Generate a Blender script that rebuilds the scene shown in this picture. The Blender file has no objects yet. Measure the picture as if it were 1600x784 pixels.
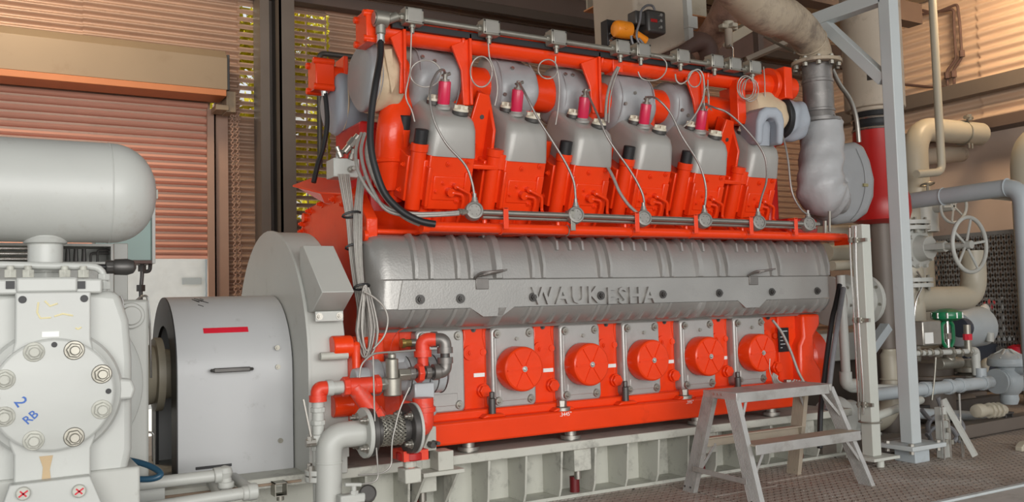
import bpy, math, random
from mathutils import Vector, Matrix
random.seed(7)
R = math.radians
scene = bpy.context.scene
COL = scene.collection

# ---------------------------------------------------------------- camera
CAM = Vector((0.0, 0.0, 1.14))
YAW, PITCH, ROLL, FPX = R(30.10), R(3.457), R(-1.525), 1400.8
_f = Vector((math.sin(YAW) * math.cos(PITCH), math.cos(YAW) * math.cos(PITCH), math.sin(PITCH)))
_r = Vector((math.cos(YAW), -math.sin(YAW), 0))
_u = _r.cross(_f)
RT = _r * math.cos(ROLL) + _u * math.sin(ROLL)
UP = _u * math.cos(ROLL) - _r * math.sin(ROLL)
FW = _f
cam_data = bpy.data.cameras.new('camera')
cam_data.sensor_width = 36.0
cam_data.lens = FPX / 1600 * 36.0
cam_data.clip_end = 200
cam = bpy.data.objects.new('camera', cam_data)
COL.objects.link(cam)
cam.matrix_world = Matrix(((RT.x, UP.x, -FW.x, CAM.x), (RT.y, UP.y, -FW.y, CAM.y), (RT.z, UP.z, -FW.z, CAM.z), (0, 0, 0, 1)))
scene.camera = cam

# ---------------------------------------------------------------- world, lights, exposure
w = bpy.data.worlds.new('world'); scene.world = w; w.use_nodes = True
nt = w.node_tree
bg = nt.nodes['Background']
bg.inputs['Color'].default_value = (0.93, 0.97, 1.0, 1)
bg.inputs['Strength'].default_value = 0.72
scene.view_settings.view_transform = 'Standard'
scene.view_settings.look = 'None'
scene.view_settings.gamma = 1
scene.view_settings.exposure = 0.17
scene.view_settings.use_curve_mapping = False

def area_light(name, loc, target, sx, sy, power, color):
    d = bpy.data.lights.new(name, 'AREA'); d.shape = 'RECTANGLE'; d.size = sx; d.size_y = sy
    d.energy = power; d.color = color
    o = bpy.data.objects.new(name, d); COL.objects.link(o)
    o.location = loc
    o.rotation_euler = (Vector(target) - Vector(loc)).to_track_quat('-Z', 'Y').to_euler()
    return o
sd = bpy.data.lights.new('sun', 'SUN'); sd.energy = 3.5; sd.angle = 0.01; sd.color = (1.0, 0.93, 0.80)
so = bpy.data.objects.new('sun', sd); COL.objects.link(so); so.location = (-4, 16, 14)
so.rotation_euler = Vector((0.35, -0.55, -0.85)).to_track_quat('-Z', 'Y').to_euler()
# daylight through the open side of the shed behind the camera
area_light('daylight_opening', (0.5, -4.5, 2.0), (3.0, 4.5, 1.0), 9, 3.2, 600, (1.0, 0.98, 0.95))
# two added warm fill lights to brighten the back and right walls
area_light('wall_fill_light', (0.0, 6.9, 4.7), (0.9, 9.0, 2.5), 0.8, 0.8, 58, (1.0, 0.78, 0.55))
area_light('wall_fill_light', (9.3, 5.2, 4.9), (10.6, 6.2, 3.4), 0.7, 0.7, 85, (1.0, 0.72, 0.44))

# ---------------------------------------------------------------- pixel -> point on a world plane
def ray(px, py):
    return FW * FPX + RT * (px - 800) - UP * (py - 392)
def PY(px, py, Y):
    d = ray(px, py); return CAM + d * ((Y - CAM.y) / d.y)
def PX(px, py, X):
    d = ray(px, py); return CAM + d * ((X - CAM.x) / d.x)
def PZ(px, py, Z):
    d = ray(px, py); return CAM + d * ((Z - CAM.z) / d.z)
def V(*a): return Vector(a)

# ---------------------------------------------------------------- materials
MATS = {}
def mat(name, col, rough=0.5, metal=0.0, var=0.08, vscale=6.0, dirt=0.0, dirtcol=(0.10, 0.07, 0.045), bump=0.0, bscale=60.0, dscale=3.0, coat=0.0):
    m = bpy.data.materials.new(name); m.use_nodes = True
    t = m.node_tree; N = t.nodes; L = t.links
    b = N['Principled BSDF']
    b.inputs['Roughness'].default_value = rough
    b.inputs['Metallic'].default_value = metal
    if coat: b.inputs['Coat Weight'].default_value = coat; b.inputs['Coat Roughness'].default_value = 0.15
    tc = N.new('ShaderNodeTexCoord'); src = tc.outputs['Object']
    n1 = N.new('ShaderNodeTexNoise'); n1.inputs['Scale'].default_value = vscale; n1.inputs['Detail'].default_value = 5
    L.new(src, n1.inputs['Vector'])
    mx = N.new('ShaderNodeMix'); mx.data_type = 'RGBA'
    c = Vector(col[:3])
    mx.inputs[6].default_value = (*[max(0, x * (1 - var * 1.6)) for x in c], 1)
    mx.inputs[7].default_value = (*[min(1, x * (1 + var * 1.6)) for x in c], 1)
    L.new(n1.outputs['Fac'], mx.inputs[0])
    out = mx.outputs[2]
    if dirt > 0:
        n2 = N.new('ShaderNodeTexNoise'); n2.inputs['Scale'].default_value = dscale; n2.inputs['Detail'].default_value = 9; n2.inputs['Roughness'].default_value = 0.72
        L.new(src, n2.inputs['Vector'])
        rp = N.new('ShaderNodeValToRGB')
        lo = 0.62 - dirt * 0.22
        rp.color_ramp.elements[0].position = lo; rp.color_ramp.elements[1].position = min(0.98, lo + 0.17)
        rp.color_ramp.elements[1].color = (min(1, 0.35 + dirt * .5),) * 3 + (1,)
        L.new(n2.outputs['Fac'], rp.inputs[0])
        m2 = N.new('ShaderNodeMix'); m2.data_type = 'RGBA'
        m2.inputs[7].default_value = (*dirtcol, 1)
        L.new(rp.outputs[0], m2.inputs[0]); L.new(out, m2.inputs[6])
        out = m2.outputs[2]
    L.new(out, b.inputs['Base Color'])
    if bump > 0:
        n3 = N.new('ShaderNodeTexNoise'); n3.inputs['Scale'].default_value = bscale; n3.inputs['Detail'].default_value = 3
        L.new(src, n3.inputs['Vector'])
        bp = N.new('ShaderNodeBump'); bp.inputs['Strength'].default_value = bump; bp.inputs['Distance'].default_value = 0.01
        L.new(n3.outputs['Fac'], bp.inputs['Height']); L.new(bp.outputs['Normal'], b.inputs['Normal'])
    MATS[name] = m
    return m

RED = mat('red_paint', (0.80, 0.050, 0.007), 0.24, 0, 0.07, 5, 0.14, (0.30, 0.02, 0.008), 0.10, 40); RED.node_tree.nodes['Principled BSDF'].inputs['Specular IOR Level'].default_value = 0.42
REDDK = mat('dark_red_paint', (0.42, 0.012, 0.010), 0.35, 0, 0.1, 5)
REDPIPE = mat('chipped_red_paint', (0.72, 0.05, 0.02), 0.4, 0, 0.08, 8, 0.35, (0.30, 0.25, 0.22), 0.1, 60, 14)
ALU = mat('cast_aluminium', (0.36, 0.35, 0.33), 0.40, 0.50, 0.10, 4, 0.12, (0.20, 0.18, 0.16), 0.10, 90)
ALU2 = mat('grey_cover_paint', (0.36, 0.35, 0.325), 0.38, 0.15, 0.05, 5, 0.10, (0.25, 0.22, 0.18), 0.05, 80)
DOORM = mat('dull_zinc_plate', (0.42, 0.41, 0.39), 0.42, 0.45, 0.10, 7, 0.12, (0.22, 0.2, 0.18), 0.05, 80)
STEEL = mat('dull_steel', (0.40, 0.38, 0.34), 0.38, 0.85, 0.12, 12, 0.15, (0.12, 0.1, 0.08))
BRIGHT = mat('bright_steel', (0.70, 0.68, 0.64), 0.25, 0.95, 0.06, 12)
GALV = mat('galvanised_fitting', (0.33, 0.315, 0.27), 0.42, 0.7, 0.12, 25, 0.1, (0.2, 0.18, 0.14))
DKSTEEL = mat('dark_steel', (0.10, 0.095, 0.09), 0.45, 0.6, 0.15, 14)
BLACK = mat('black_rubber', (0.012, 0.012, 0.013), 0.5, 0, 0.1)
GREY = mat('pale_grey_paint', (0.48, 0.485, 0.45), 0.42, 0, 0.05, 3, 0.16, (0.20, 0.16, 0.12), 0.03, 60, 5)
GREYW = mat('compressor_white_paint', (0.50, 0.51, 0.48), 0.40, 0, 0.06, 3, 0.14, (0.30, 0.25, 0.20), 0.03, 60, 5)
GUARD = mat('guard_grey_paint', (0.46, 0.465, 0.465), 0.38, 0.0, 0.04, 2.5, 0.10, (0.14, 0.11, 0.09), 0.02, 60, 9)
SKID = mat('skid_grey_paint', (0.50, 0.50, 0.44), 0.5, 0, 0.06, 4, 0.42, (0.10, 0.09, 0.08), 0.05, 60, 7)
COLM = mat('column_grey_paint', (0.47, 0.50, 0.50), 0.45, 0, 0.05, 3, 0.10, (0.20, 0.18, 0.15), 0.02)
BEIGE = mat('beige_pipe_paint', (0.46, 0.42, 0.33), 0.40, 0, 0.06, 4, 0.15, (0.22, 0.17, 0.11), 0.03)
BLUEGREY = mat('blue_grey_paint', (0.40, 0.44, 0.46), 0.42, 0, 0.08, 5, 0.2, (0.14, 0.12, 0.1), 0.04)
DUCTM = mat('duct_cream_paint', (0.44, 0.37, 0.29), 0.55, 0, 0.1, 3, 0.30, (0.10, 0.07, 0.05), 0.05, 40, 4)
EXH = mat('sooty_exhaust_paint', (0.45, 0.37, 0.27), 0.6, 0, 0.25, 3, 0.8, (0.10, 0.075, 0.06), 0.1, 30, 3)
RUST = mat('rusty_brown_pipe', (0.13, 0.075, 0.06), 0.6, 0, 0.25, 6, 0.4, (0.06, 0.035, 0.03), 0.1)
BELLOWS = mat('bellows_grey_steel', (0.22, 0.21, 0.20), 0.45, 0.5, 0.2, 10, 0.35, (0.45, 0.43, 0.4), 0.05, 60, 9)
BLANK = mat('grey_insulation_cloth', (0.33, 0.335, 0.34), 0.45, 0.1, 0.06, 6, 0.08, (0.25, 0.24, 0.22), 0.35, 14)
BLANKB = mat('blue_grey_insulation_cloth', (0.33, 0.36, 0.40), 0.55, 0.0, 0.06, 6, 0.08, (0.25, 0.24, 0.22), 0.30, 14)
BLANKT = mat('tan_insulation_cloth', (0.58, 0.45, 0.30), 0.7, 0, 0.10, 8, 0.2, (0.35, 0.24, 0.14), 0.35, 16)
IRON = mat('dull_iron_fitting', (0.22, 0.205, 0.19), 0.42, 0.6, 0.2, 12)
MAROON = mat('maroon_paint', (0.13, 0.008, 0.010), 0.4)
PINK = mat('pink_coil_paint', (0.62, 0.02, 0.075), 0.35, 0, 0.06, 6, coat=0.3)
CREAM = mat('cream_cap_plastic', (0.62, 0.57, 0.45), 0.45, 0, 0.06, 20, 0.25, (0.3, 0.25, 0.18))
CABLE = mat('grey_braided_cable', (0.36, 0.34, 0.31), 0.5, 0.35, 0.15, 60)
WIRE = mat('pale_wire', (0.43, 0.41, 0.37), 0.45, 0.3, 0.1, 30)
LEADM = mat('braided_lead', (0.30, 0.28, 0.26), 0.4, 0.6, 0.2, 90)
WHITE = mat('white_label', (0.80, 0.80, 0.77), 0.5)
YELLOW = mat('faded_yellow_paint', (0.78, 0.70, 0.42), 0.6)
BLUEINK = mat('blue_marker', (0.05, 0.14, 0.45), 0.6)
PLATEBLK = mat('black_nameplate', (0.015, 0.015, 0.016), 0.35)
GREEN = mat('green_paint', (0.010, 0.19, 0.075), 0.35, 0, 0.08, 6, coat=0.3)
TEAL = mat('teal_panel', (0.25, 0.37, 0.335), 0.4, 0, 0.06, 3)
ORANGE = mat('orange_actuator', (0.85, 0.27, 0.015), 0.4)
HOSEB = mat('blue_hose', (0.02, 0.075, 0.13), 0.35)
STOOL = mat('worn_aluminium', (0.43, 0.42, 0.40), 0.42, 0.40, 0.14, 8, 0.55, (0.25, 0.225, 0.195), 0.06, 90, 7)
STOOLW = mat('tan_dusty_aluminium', (0.42, 0.36, 0.28), 0.55, 0.2, 0.12, 8, 0.2, (0.3, 0.2, 0.1))
ROLLER = mat('salmon_roller_slat', (0.80, 0.41, 0.30), 0.40, 0.15, 0.05, 3)  # reddish slats, with the tint reflected from the red engine mixed in
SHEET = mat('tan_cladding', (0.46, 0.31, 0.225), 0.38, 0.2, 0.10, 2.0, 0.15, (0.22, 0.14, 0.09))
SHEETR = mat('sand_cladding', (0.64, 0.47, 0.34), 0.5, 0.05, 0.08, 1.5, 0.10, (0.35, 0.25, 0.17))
STEELBR = mat('brown_steelwork', (0.12, 0.085, 0.07), 0.55, 0.1, 0.12, 3)
STEELGR = mat('grey_brown_steelwork', (0.15, 0.125, 0.105), 0.5, 0.1, 0.1, 3)
ROOFM = mat('dark_roof', (0.075, 0.055, 0.042), 0.7, 0, 0.2, 1)
BOXTAN = mat('tan_door_hood', (0.30, 0.225, 0.145), 0.5, 0.1, 0.10, 1.2, 0.2, (0.20, 0.13, 0.07))
LIPGLOW = mat('hood_lip_glow', (0.55, 0.20, 0.075), 0.5, 0, 0.06)  # orange glow from below put into the lip's base colour
JAMB = mat('pinkish_jamb', (0.46, 0.29, 0.21), 0.5, 0, 0.06)
PLASTER = mat('pinkish_plaster', (0.56, 0.44, 0.36), 0.8, 0, 0.10, 1.2, 0.1, (0.3, 0.2, 0.14))
MESHM = mat('dark_mesh_steel', (0.26, 0.26, 0.25), 0.5, 0.4, 0.1)
CONC = mat('pale_concrete', (0.42, 0.40, 0.37), 0.8, 0, 0.10, 2, 0.25, (0.2, 0.17, 0.14), 0.1)
HOSEG = mat('grey_ribbed_conduit', (0.19, 0.19, 0.20), 0.4, 0.1, 0.1, 40)
NAVY = mat('dark_navy_casing', (0.045, 0.055, 0.075), 0.45)
OUTW = mat('sunlit_white_wall', (0.85, 0.86, 0.84), 0.7)
REDMARK = mat('red_marker', (0.60, 0.01, 0.03), 0.5)

# ---------------------------------------------------------------- mesh builder
WLOC = {}
def frame_of(d):
    d = Vector(d).normalized()
    a = Vector((0, 0, 1)) if abs(d.z) < 0.9 else Vector((1, 0, 0))
    s = d.cross(a).normalized(); t = s.cross(d).normalized()
    return d, s, t
def smooth_path(pts, res=6):
    pts = [Vector(p) for p in pts]
    if len(pts) < 3 or res <= 1: return pts
    out = []
    n = len(pts)
    for i in range(n - 1):
        p0 = pts[max(i - 1, 0)]; p1 = pts[i]; p2 = pts[i + 1]; p3 = pts[min(i + 2, n - 1)]
        for k in range(res):
            t = k / res; t2 = t * t; t3 = t2 * t
            out.append(0.5 * ((2 * p1) + (p2 - p0) * t + (2 * p0 - 5 * p1 + 4 * p2 - p3) * t2 + (3 * p1 - p0 - 3 * p2 + p3) * t3))
    out.append(pts[-1])
    return out
def fillet_path(pts, rad, res=5):
    """straight runs with rounded bends, like bent pipe"""
    pts = [Vector(p) for p in pts]
    out = [pts[0]]
    for i in range(1, len(pts) - 1):
        a, b, c = pts[i - 1], pts[i], pts[i + 1]
        u = (a - b); v = (c - b)
        d = min(rad, u.length * .49, v.length * .49)
        p = b + u.normalized() * d; q = b + v.normalized() * d
        for k in range(res + 1):
            t = k / res
            out.append(p * (1 - t) ** 2 + b * 2 * t * (1 - t) + q * t * t)
    out.append(pts[-1])
    return out

class B:
    def __init__(s): s.v = []; s.f = []; s.c = [(0, 0)]
    def cut(s): s.c.append((len(s.v), len(s.f))); return s
    def add(s, vs, fs):
        o = len(s.v); s.v += [Vector(v) for v in vs]; s.f += [[i + o for i in f] for f in fs]; return s
    def box(s, x0, x1, y0, y1, z0, z1):
        return s.add([(x0, y0, z0), (x1, y0, z0), (x1, y1, z0), (x0, y1, z0), (x0, y0, z1), (x1, y0, z1), (x1, y1, z1), (x0, y1, z1)],
                     [(0, 3, 2, 1), (4, 5, 6, 7), (0, 1, 5, 4), (1, 2, 6, 5), (2, 3, 7, 6), (3, 0, 4, 7)])
    def obox(s, c, hx, hy, hz):
        c = Vector(c); hx = Vector(hx); hy = Vector(hy); hz = Vector(hz)
        if hx.cross(hy).dot(hz) < 0: hy = -hy
        q = [(-1, -1, -1), (1, -1, -1), (1, 1, -1), (-1, 1, -1), (-1, -1, 1), (1, -1, 1), (1, 1, 1), (-1, 1, 1)]
        return s.add([c + hx * a + hy * b + hz * d for a, b, d in q], [(0, 3, 2, 1), (4, 5, 6, 7), (0, 1, 5, 4), (1, 2, 6, 5), (2, 3, 7, 6), (3, 0, 4, 7)])
    def bar(s, p0, p1, wd, th, up=(0, 0, 1)):
        """rectangular bar from p0 to p1"""
        p0 = Vector(p0); p1 = Vector(p1); d = (p1 - p0); up = Vector(up)
        sx = d.cross(up).normalized(); uz = sx.cross(d).normalized()
        return s.obox((p0 + p1) / 2, d / 2, sx * wd / 2, uz * th / 2)
    def cyl(s, p0, p1, r0, r1=None, n=16, cap=True, ph=0.0):
        p0 = Vector(p0); p1 = Vector(p1); r1 = r0 if r1 is None else r1
        d, a, b = frame_of(p1 - p0)
        vs = []
        for p, r in ((p0, r0), (p1, r1)):
            for k in range(n):
                t = 2 * math.pi * k / n + ph
                vs.append(p + a * math.cos(t) * r + b * math.sin(t) * r)
        fs = [(k, n + k, n + (k + 1) % n, (k + 1) % n) for k in range(n)]
        if cap: fs += [tuple(range(n)), tuple(range(2 * n - 1, n - 1, -1))]
        return s.add(vs, fs)
    def lathe(s, org, axis, prof, n=24, cap=True):
        """prof: list of (radius, distance along axis)"""
        org = Vector(org); d, a, b = frame_of(axis)
        vs = []
        for r, t in prof:
            for k in range(n):
                w_ = 2 * math.pi * k / n
                vs.append(org + d * t + (a * math.cos(w_) + b * math.sin(w_)) * r)
        fs = []
        for j in range(len(prof) - 1):
            for k in range(n):
                fs.append((j * n + k, (j + 1) * n + k, (j + 1) * n + (k + 1) % n, j * n + (k + 1) % n))
        if cap:
            m = (len(prof) - 1) * n
            fs += [tuple(range(n)), tuple(range(m + n - 1, m - 1, -1))]
        return s.add(vs, fs)
    def tube(s, pts, r, n=10, cap=True, rads=None):
        pts = [Vector(p) for p in pts]
        m = len(pts)
        d0 = (pts[1] - pts[0]).normalized()
        _, a, b = frame_of(d0)
        vs = []
        prev = d0
        for i, p in enumerate(pts):
            if i == 0: d = d0
            elif i == m - 1: d = (pts[i] - pts[i - 1]).normalized()
            else:
                d = ((pts[i + 1] - pts[i]).normalized() + (pts[i] - pts[i - 1]).normalized())
                d = d.normalized() if d.length > 1e-6 else prev
            q = prev.rotation_difference(d); a = q @ a; b = q @ b; prev = d
            rr = rads[i] if rads else r
            for k in range(n):
                t = 2 * math.pi * k / n
                vs.append(p + (a * math.cos(t) + b * math.sin(t)) * rr)
        fs = []
        for j in range(m - 1):
            for k in range(n):
                fs.append((j * n + k, (j + 1) * n + k, (j + 1) * n + (k + 1) % n, j * n + (k + 1) % n))
        if cap: fs += [tuple(range(n)), tuple(range(m * n - 1, (m - 1) * n - 1, -1))]
        return s.add(vs, fs)
    def prism(s, prof, t0, t1, org=(0, 0, 0), u=(0, 1, 0), v=(0, 0, 1), d=(1, 0, 0)):
        """2-D polygon prof (u,v) pushed from t0 to t1 along d"""
        org = Vector(org); u = Vector(u); v = Vector(v); d = Vector(d); n = len(prof)
        vs = [org + u * a + v * b + d * t0 for a, b in prof] + [org + u * a + v * b + d * t1 for a, b in prof]
        fs = [tuple(range(n - 1, -1, -1)), tuple(range(n, 2 * n))] + [(k, (k + 1) % n, n + (k + 1) % n, n + k) for k in range(n)]
        if u.cross(v).dot(d) * (t1 - t0) * area2(prof) < 0: fs = [tuple(reversed(f)) for f in fs]
        return s.add(vs, fs)
    def loft(s, rings, cap0=True, cap1=True):
        n = len(rings[0]); vs = [p for r in rings for p in r]; fs = []
        for j in range(len(rings) - 1):
            for k in range(n):
                fs.append((j * n + k, j * n + (k + 1) % n, (j + 1) * n + (k + 1) % n, (j + 1) * n + k))
        m = (len(rings) - 1) * n
        if cap0: fs.append(tuple(range(n - 1, -1, -1)))
        if cap1: fs.append(tuple(range(m, m + n)))
        return s.add(vs, fs)
    def sheet(s, rows):
        """grid of points"""
        n = len(rows[0]); vs = [p for r in rows for p in r]
        fs = [(j * n + k, j * n + k + 1, (j + 1) * n + k + 1, (j + 1) * n + k) for j in range(len(rows) - 1) for k in range(n - 1)]
        return s.add(vs, fs)
    def hexbolt(s, p, d, r=0.014, h=0.012, washer=True):
        p = Vector(p); d = Vector(d).normalized()
        if washer: s.cyl(p - d * 0.002, p + d * h * .28, r * 1.5, n=14)
        s.cyl(p, p + d * h, r, n=6); s.cyl(p + d * h, p + d * h * 1.5, r * .55, n=10)
        return s
    def torus(s, c, axis, R_, r, n=28, m=8):
        c = Vector(c); d, a, b = frame_of(axis); vs = []; fs = []
        for i in range(n):
            t = 2 * math.pi * i / n; e = a * math.cos(t) + b * math.sin(t)
            for j in range(m):
                q = 2 * math.pi * j / m
                vs.append(c + e * (R_ + r * math.cos(q)) + d * r * math.sin(q))
        for i in range(n):
            for j in range(m):
                fs.append((i * m + j, ((i + 1) % n) * m + j, ((i + 1) % n) * m + (j + 1) % m, i * m + (j + 1) % m))
        return s.add(vs, fs)
    def builds(s, name, m, parent=None, bevel=0.0, **kw):
        """one object per piece marked with cut()"""
        out = []; c = s.c + [(len(s.v), len(s.f))]
        for (v0, f0), (v1, f1) in zip(c, c[1:]):
            if v1 > v0:
                q = B(); q.v = s.v[v0:v1]; q.f = [[i - v0 for i in f] for f in s.f[f0:f1]]
                out.append(q.build(name, m, parent, bevel, **kw))
        return out
    def build(s, name, m, parent=None, bevel=0.0, seg=2, sharp=38, label=None, cat=None, group=None, kind=None):
        me = bpy.data.meshes.new(name)
        if parent is not None: org = WLOC[parent.name]
        else:
            xs = [v.x for v in s.v]; ys = [v.y for v in s.v]; zs = [v.z for v in s.v]
            org = Vector(((min(xs) + max(xs)) / 2, (min(ys) + max(ys)) / 2, min(zs)))
        me.from_pydata([tuple(v - org) for v in s.v], [], s.f)
        me.validate(); me.update()
        for p in me.polygons: p.use_smooth = True
        me.set_sharp_from_angle(angle=R(sharp))
        me.materials.append(m)
        o = bpy.data.objects.new(name, me); COL.objects.link(o)
        if parent is not None: o.parent = parent
        else: o.location = org
        WLOC[o.name] = org.copy()
        if bevel > 0:
            md = o.modifiers.new('bevel', 'BEVEL'); md.width = bevel; md.segments = seg; md.limit_method = 'ANGLE'; md.angle_limit = R(40)
        return tag(o, label, cat, group, kind)
def area2(p):
    return sum(p[i][0] * p[(i + 1) % len(p)][1] - p[(i + 1) % len(p)][0] * p[i][1] for i in range(len(p)))
def tag(o, label=None, cat=None, group=None, kind=None):
    if label: o['label'] = label
    if cat: o['category'] = cat
    if group: o['group'] = group
    if kind: o['kind'] = kind
    return o
def thing(name, loc, label, cat, group=None):
    o = bpy.data.objects.new(name, None); COL.objects.link(o); o.location = loc; o.empty_display_size = 0.1
    WLOC[o.name] = Vector(loc)
    return tag(o, label, cat, group)
KIDS = {}
def copy_tree(o, off=(0, 0, 0), parent=None, top=True, label=None):
    """copy a thing with its parts and sub-parts; meshes shared"""
    c = o.copy(); COL.objects.link(c)
    WLOC[c.name] = WLOC[o.name] + Vector(off)
    if parent is not None: c.parent = parent
    if top: c.location = o.location + Vector(off)
    if label: c['label'] = label
    for ch in [x for x in COL.objects if x.parent == o]:
        copy_tree(ch, off, c, False)
    return c
def rrect(sx, sy, r, n=5):
    """rounded rectangle outline, half sizes sx, sy"""
    out = []
    for cx, cy, a0 in ((sx - r, sy - r, 0), (-sx + r, sy - r, 90), (-sx + r, -sy + r, 180), (sx - r, -sy + r, 270)):
        for k in range(n):
            t = R(a0 + 90 * k / (n - 1)); out.append((cx + r * math.cos(t), cy + r * math.sin(t)))
    return out
def rloft(bld, org, u, v, d, rings, cap0=True, cap1=True, n=5):
    """rings: (t, cu, cv, su, sv, r)"""
    org = Vector(org); u = Vector(u); v = Vector(v); d = Vector(d)
    if u.cross(v).dot(d) < 0:
        u, v = v, u; rings = [(t, cv, cu, sv, su, r) for t, cu, cv, su, sv, r in rings]
    bld.loft([[org + d * t + u * (cu + a) + v * (cv + b) for a, b in rrect(su, sv, min(r, su * .99, sv * .99), n)] for t, cu, cv, su, sv, r in rings], cap0, cap1)
    return bld
def text_mesh(name, body, size, m, parent, pos, right, up, extrude=0.004, thick=0.0, space=1.0, align='CENTER'):
    cu = bpy.data.curves.new(name, 'FONT'); cu.body = body; cu.size = size; cu.extrude = extrude; cu.offset = thick
    cu.align_x = align; cu.align_y = 'CENTER'; cu.space_character = space; cu.resolution_u = 2
    tmp = bpy.data.objects.new('tmp_text', cu); COL.objects.link(tmp)
    dg = bpy.context.evaluated_depsgraph_get(); dg.update()
    me = bpy.data.meshes.new_from_object(tmp.evaluated_get(dg))
    bpy.data.objects.remove(tmp)
    right = Vector(right).normalized(); up = Vector(up).normalized(); nn = right.cross(up)
    org = WLOC[parent.name]
    M = Matrix(((right.x, up.x, nn.x, pos[0] - org.x), (right.y, up.y, nn.y, pos[1] - org.y), (right.z, up.z, nn.z, pos[2] - org.z), (0, 0, 0, 1)))
    me.transform(M); me.materials.clear(); me.materials.append(m)
    o = bpy.data.objects.new(name, me); COL.objects.link(o); o.parent = parent; WLOC[o.name] = org.copy()
    return o
LEAF = mat('sunlit_leaf', (0.40, 0.40, 0.03), 0.5, 0, 0.3, 8)
_n = LEAF.node_tree.nodes; _t = _n.new('ShaderNodeBsdfTranslucent'); _t.inputs['Color'].default_value = (0.80, 0.70, 0.06, 1); _m = _n.new('ShaderNodeMixShader'); _m.inputs[0].default_value = 0.65
LEAF.node_tree.links.new(_n['Principled BSDF'].outputs[0], _m.inputs[1]); LEAF.node_tree.links.new(_t.outputs[0], _m.inputs[2]); LEAF.node_tree.links.new(_m.outputs[0], _n['Material Output'].inputs['Surface'])
ROUNDM = mat('dark_cast_box', (0.24, 0.23, 0.21), 0.5, 0.4, 0.12, 30)
DULL = mat('dull_thin_tube', (0.34, 0.325, 0.30), 0.45, 0.5)
XA, YA, ZA = V(1, 0, 0), V(0, 1, 0), V(0, 0, 1)
# ================================================================ SETTING
def S(o): o['kind'] = 'structure'; return o
# ---- checker-plate floor material (raised lozenges)
def floor_mat():
    m = mat('worn_checker_plate', (0.36, 0.30, 0.255), 0.6, 0.08, 0.28, 2.2, 0.6, (0.50, 0.47, 0.43), 0, 1, 2.6)
    t = m.node_tree; N = t.nodes; L = t.links; b = N['Principled BSDF']
    tc = N.new('ShaderNodeTexCoord')
    hs = []
    for rot in (45, -45):
        mp = N.new('ShaderNodeMapping'); mp.inputs['Rotation'].default_value = (0, 0, R(rot)); mp.inputs['Scale'].default_value = (1, 1, 0)
        L.new(tc.outputs['Object'], mp.inputs['Vector'])
        br = N.new('ShaderNodeTexBrick'); br.inputs['Scale'].default_value = 1
        br.inputs['Brick Width'].default_value = 0.075; br.inputs['Row Height'].default_value = 0.0375; br.inputs['Mortar Size'].default_value = 0.012
        br.inputs['Mortar Smooth'].default_value = 0.6; br.offset = 0.5
        L.new(mp.outputs[0], br.inputs['Vector']); hs.append(br.outputs['Fac'])
    mul = N.new('ShaderNodeMath'); mul.operation = 'MINIMUM'; L.new(hs[0], mul.inputs[0]); L.new(hs[1], mul.inputs[1])
    inv = N.new('ShaderNodeMath'); inv.operation = 'SUBTRACT'; inv.inputs[0].default_value = 1; L.new(mul.outputs[0], inv.inputs[1])
    bp = N.new('ShaderNodeBump'); bp.inputs['Strength'].default_value = 0.9; bp.inputs['Distance'].default_value = 0.008
    L.new(mul.outputs[0], bp.inputs['Height']); L.new(bp.outputs['Normal'], b.inputs['Normal'])
    return m
CHECK = floor_mat()
fl = S(B().box(-8, 14, -8, 9.2, -0.25, -0.012).build('floor', ROOFM))
def plate(x0, x1, y0, y1):
    B().box(x0 + .010, x1 - .010, y0 + .010, y1 - .010, -0.012, 0.0).build('checker_plate', CHECK, fl)
for x0, x1, y0, y1 in ((1.2, 2.55, 1.0, 4.45), (2.55, 3.64, 1.0, 4.45), (3.64, 4.16, 4.0, 4.45), (3.64, 4.16, 1.0, 4.0), (4.16, 5.2, 3.12, 4.10), (4.16, 5.2, 4.10, 4.45),
                       (5.2, 6.6, 3.12, 4.45), (6.6, 8.6, 3.12, 4.45), (8.6, 10.6, 3.12, 4.45), (5.2, 7.2, 4.45, 6.4), (7.2, 10.6, 4.45, 6.4), (1.2, 3.4, 4.45, 6.4), (3.4, 5.2, 4.45, 6.4)):
    plate(x0, x1, y0, y1)
B().box(4.17, 10.6, 0.5, 3.09, -0.012, 0.018).build('concrete_slab', CONC, fl, 0.01)
B().box(4.17, 10.6, 3.085, 3.115, -0.012, 0.03).build('edge_angle', COLM, fl)

# ---- corrugated sheets
def corr(name, m, p0, p1, z0, z1, pitch, amp, nrm, parent):
    """horizontal corrugations between plan points p0,p1; nrm points to the room"""
    p0 = Vector(p0); p1 = Vector(p1); nrm = Vector(nrm)
    rows = []; n = max(2, int((z1 - z0) / pitch * 8))
    for i in range(n + 1):
        z = z0 + (z1 - z0) * i / n
        a = nrm * amp * math.sin(2 * math.pi * z / pitch)
        rows.append([V(p0.x, p0.y, z) + a, V(p1.x, p1.y, z) + a])
    if (p1 - p0).to_3d().cross(V(0, 0, 1)).dot(nrm) < 0: rows = [list(reversed(r)) for r in rows]
    return B().sheet(rows).build(name, m, parent, sharp=80)
NB = V(0, -1, 0)
wb = bpy.data.objects.new('wall_back', None); COL.objects.link(wb); wb.location = (3, 9, 0); WLOC[wb.name] = V(3, 9, 0); S(wb)
HX = 1.90
corr('corrugated_sheet', SHEET, (-3.2, 9.02), (0.72, 9.02), 3.2, 4.7, 0.076, 0.026, NB, wb)
corr('corrugated_sheet', SHEET, (0.70, 9.0), (2.12, 9.0), 3.2, 4.7, 0.076, 0.026, NB, wb)
corr('corrugated_sheet', SHEET, (2.10, 9.0), (2.27, 9.0), 4.26, 4.7, 0.076, 0.026, NB, wb)
corr('corrugated_sheet', SHEET, (1.98, 9.0), (2.27, 9.0), 0.0, 3.05, 0.076, 0.026, NB, wb)
corr('corrugated_sheet', SHEET, (1.98, 9.0), (2.12, 9.0), 3.0, 3.2, 0.076, 0.026, NB, wb)
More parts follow.
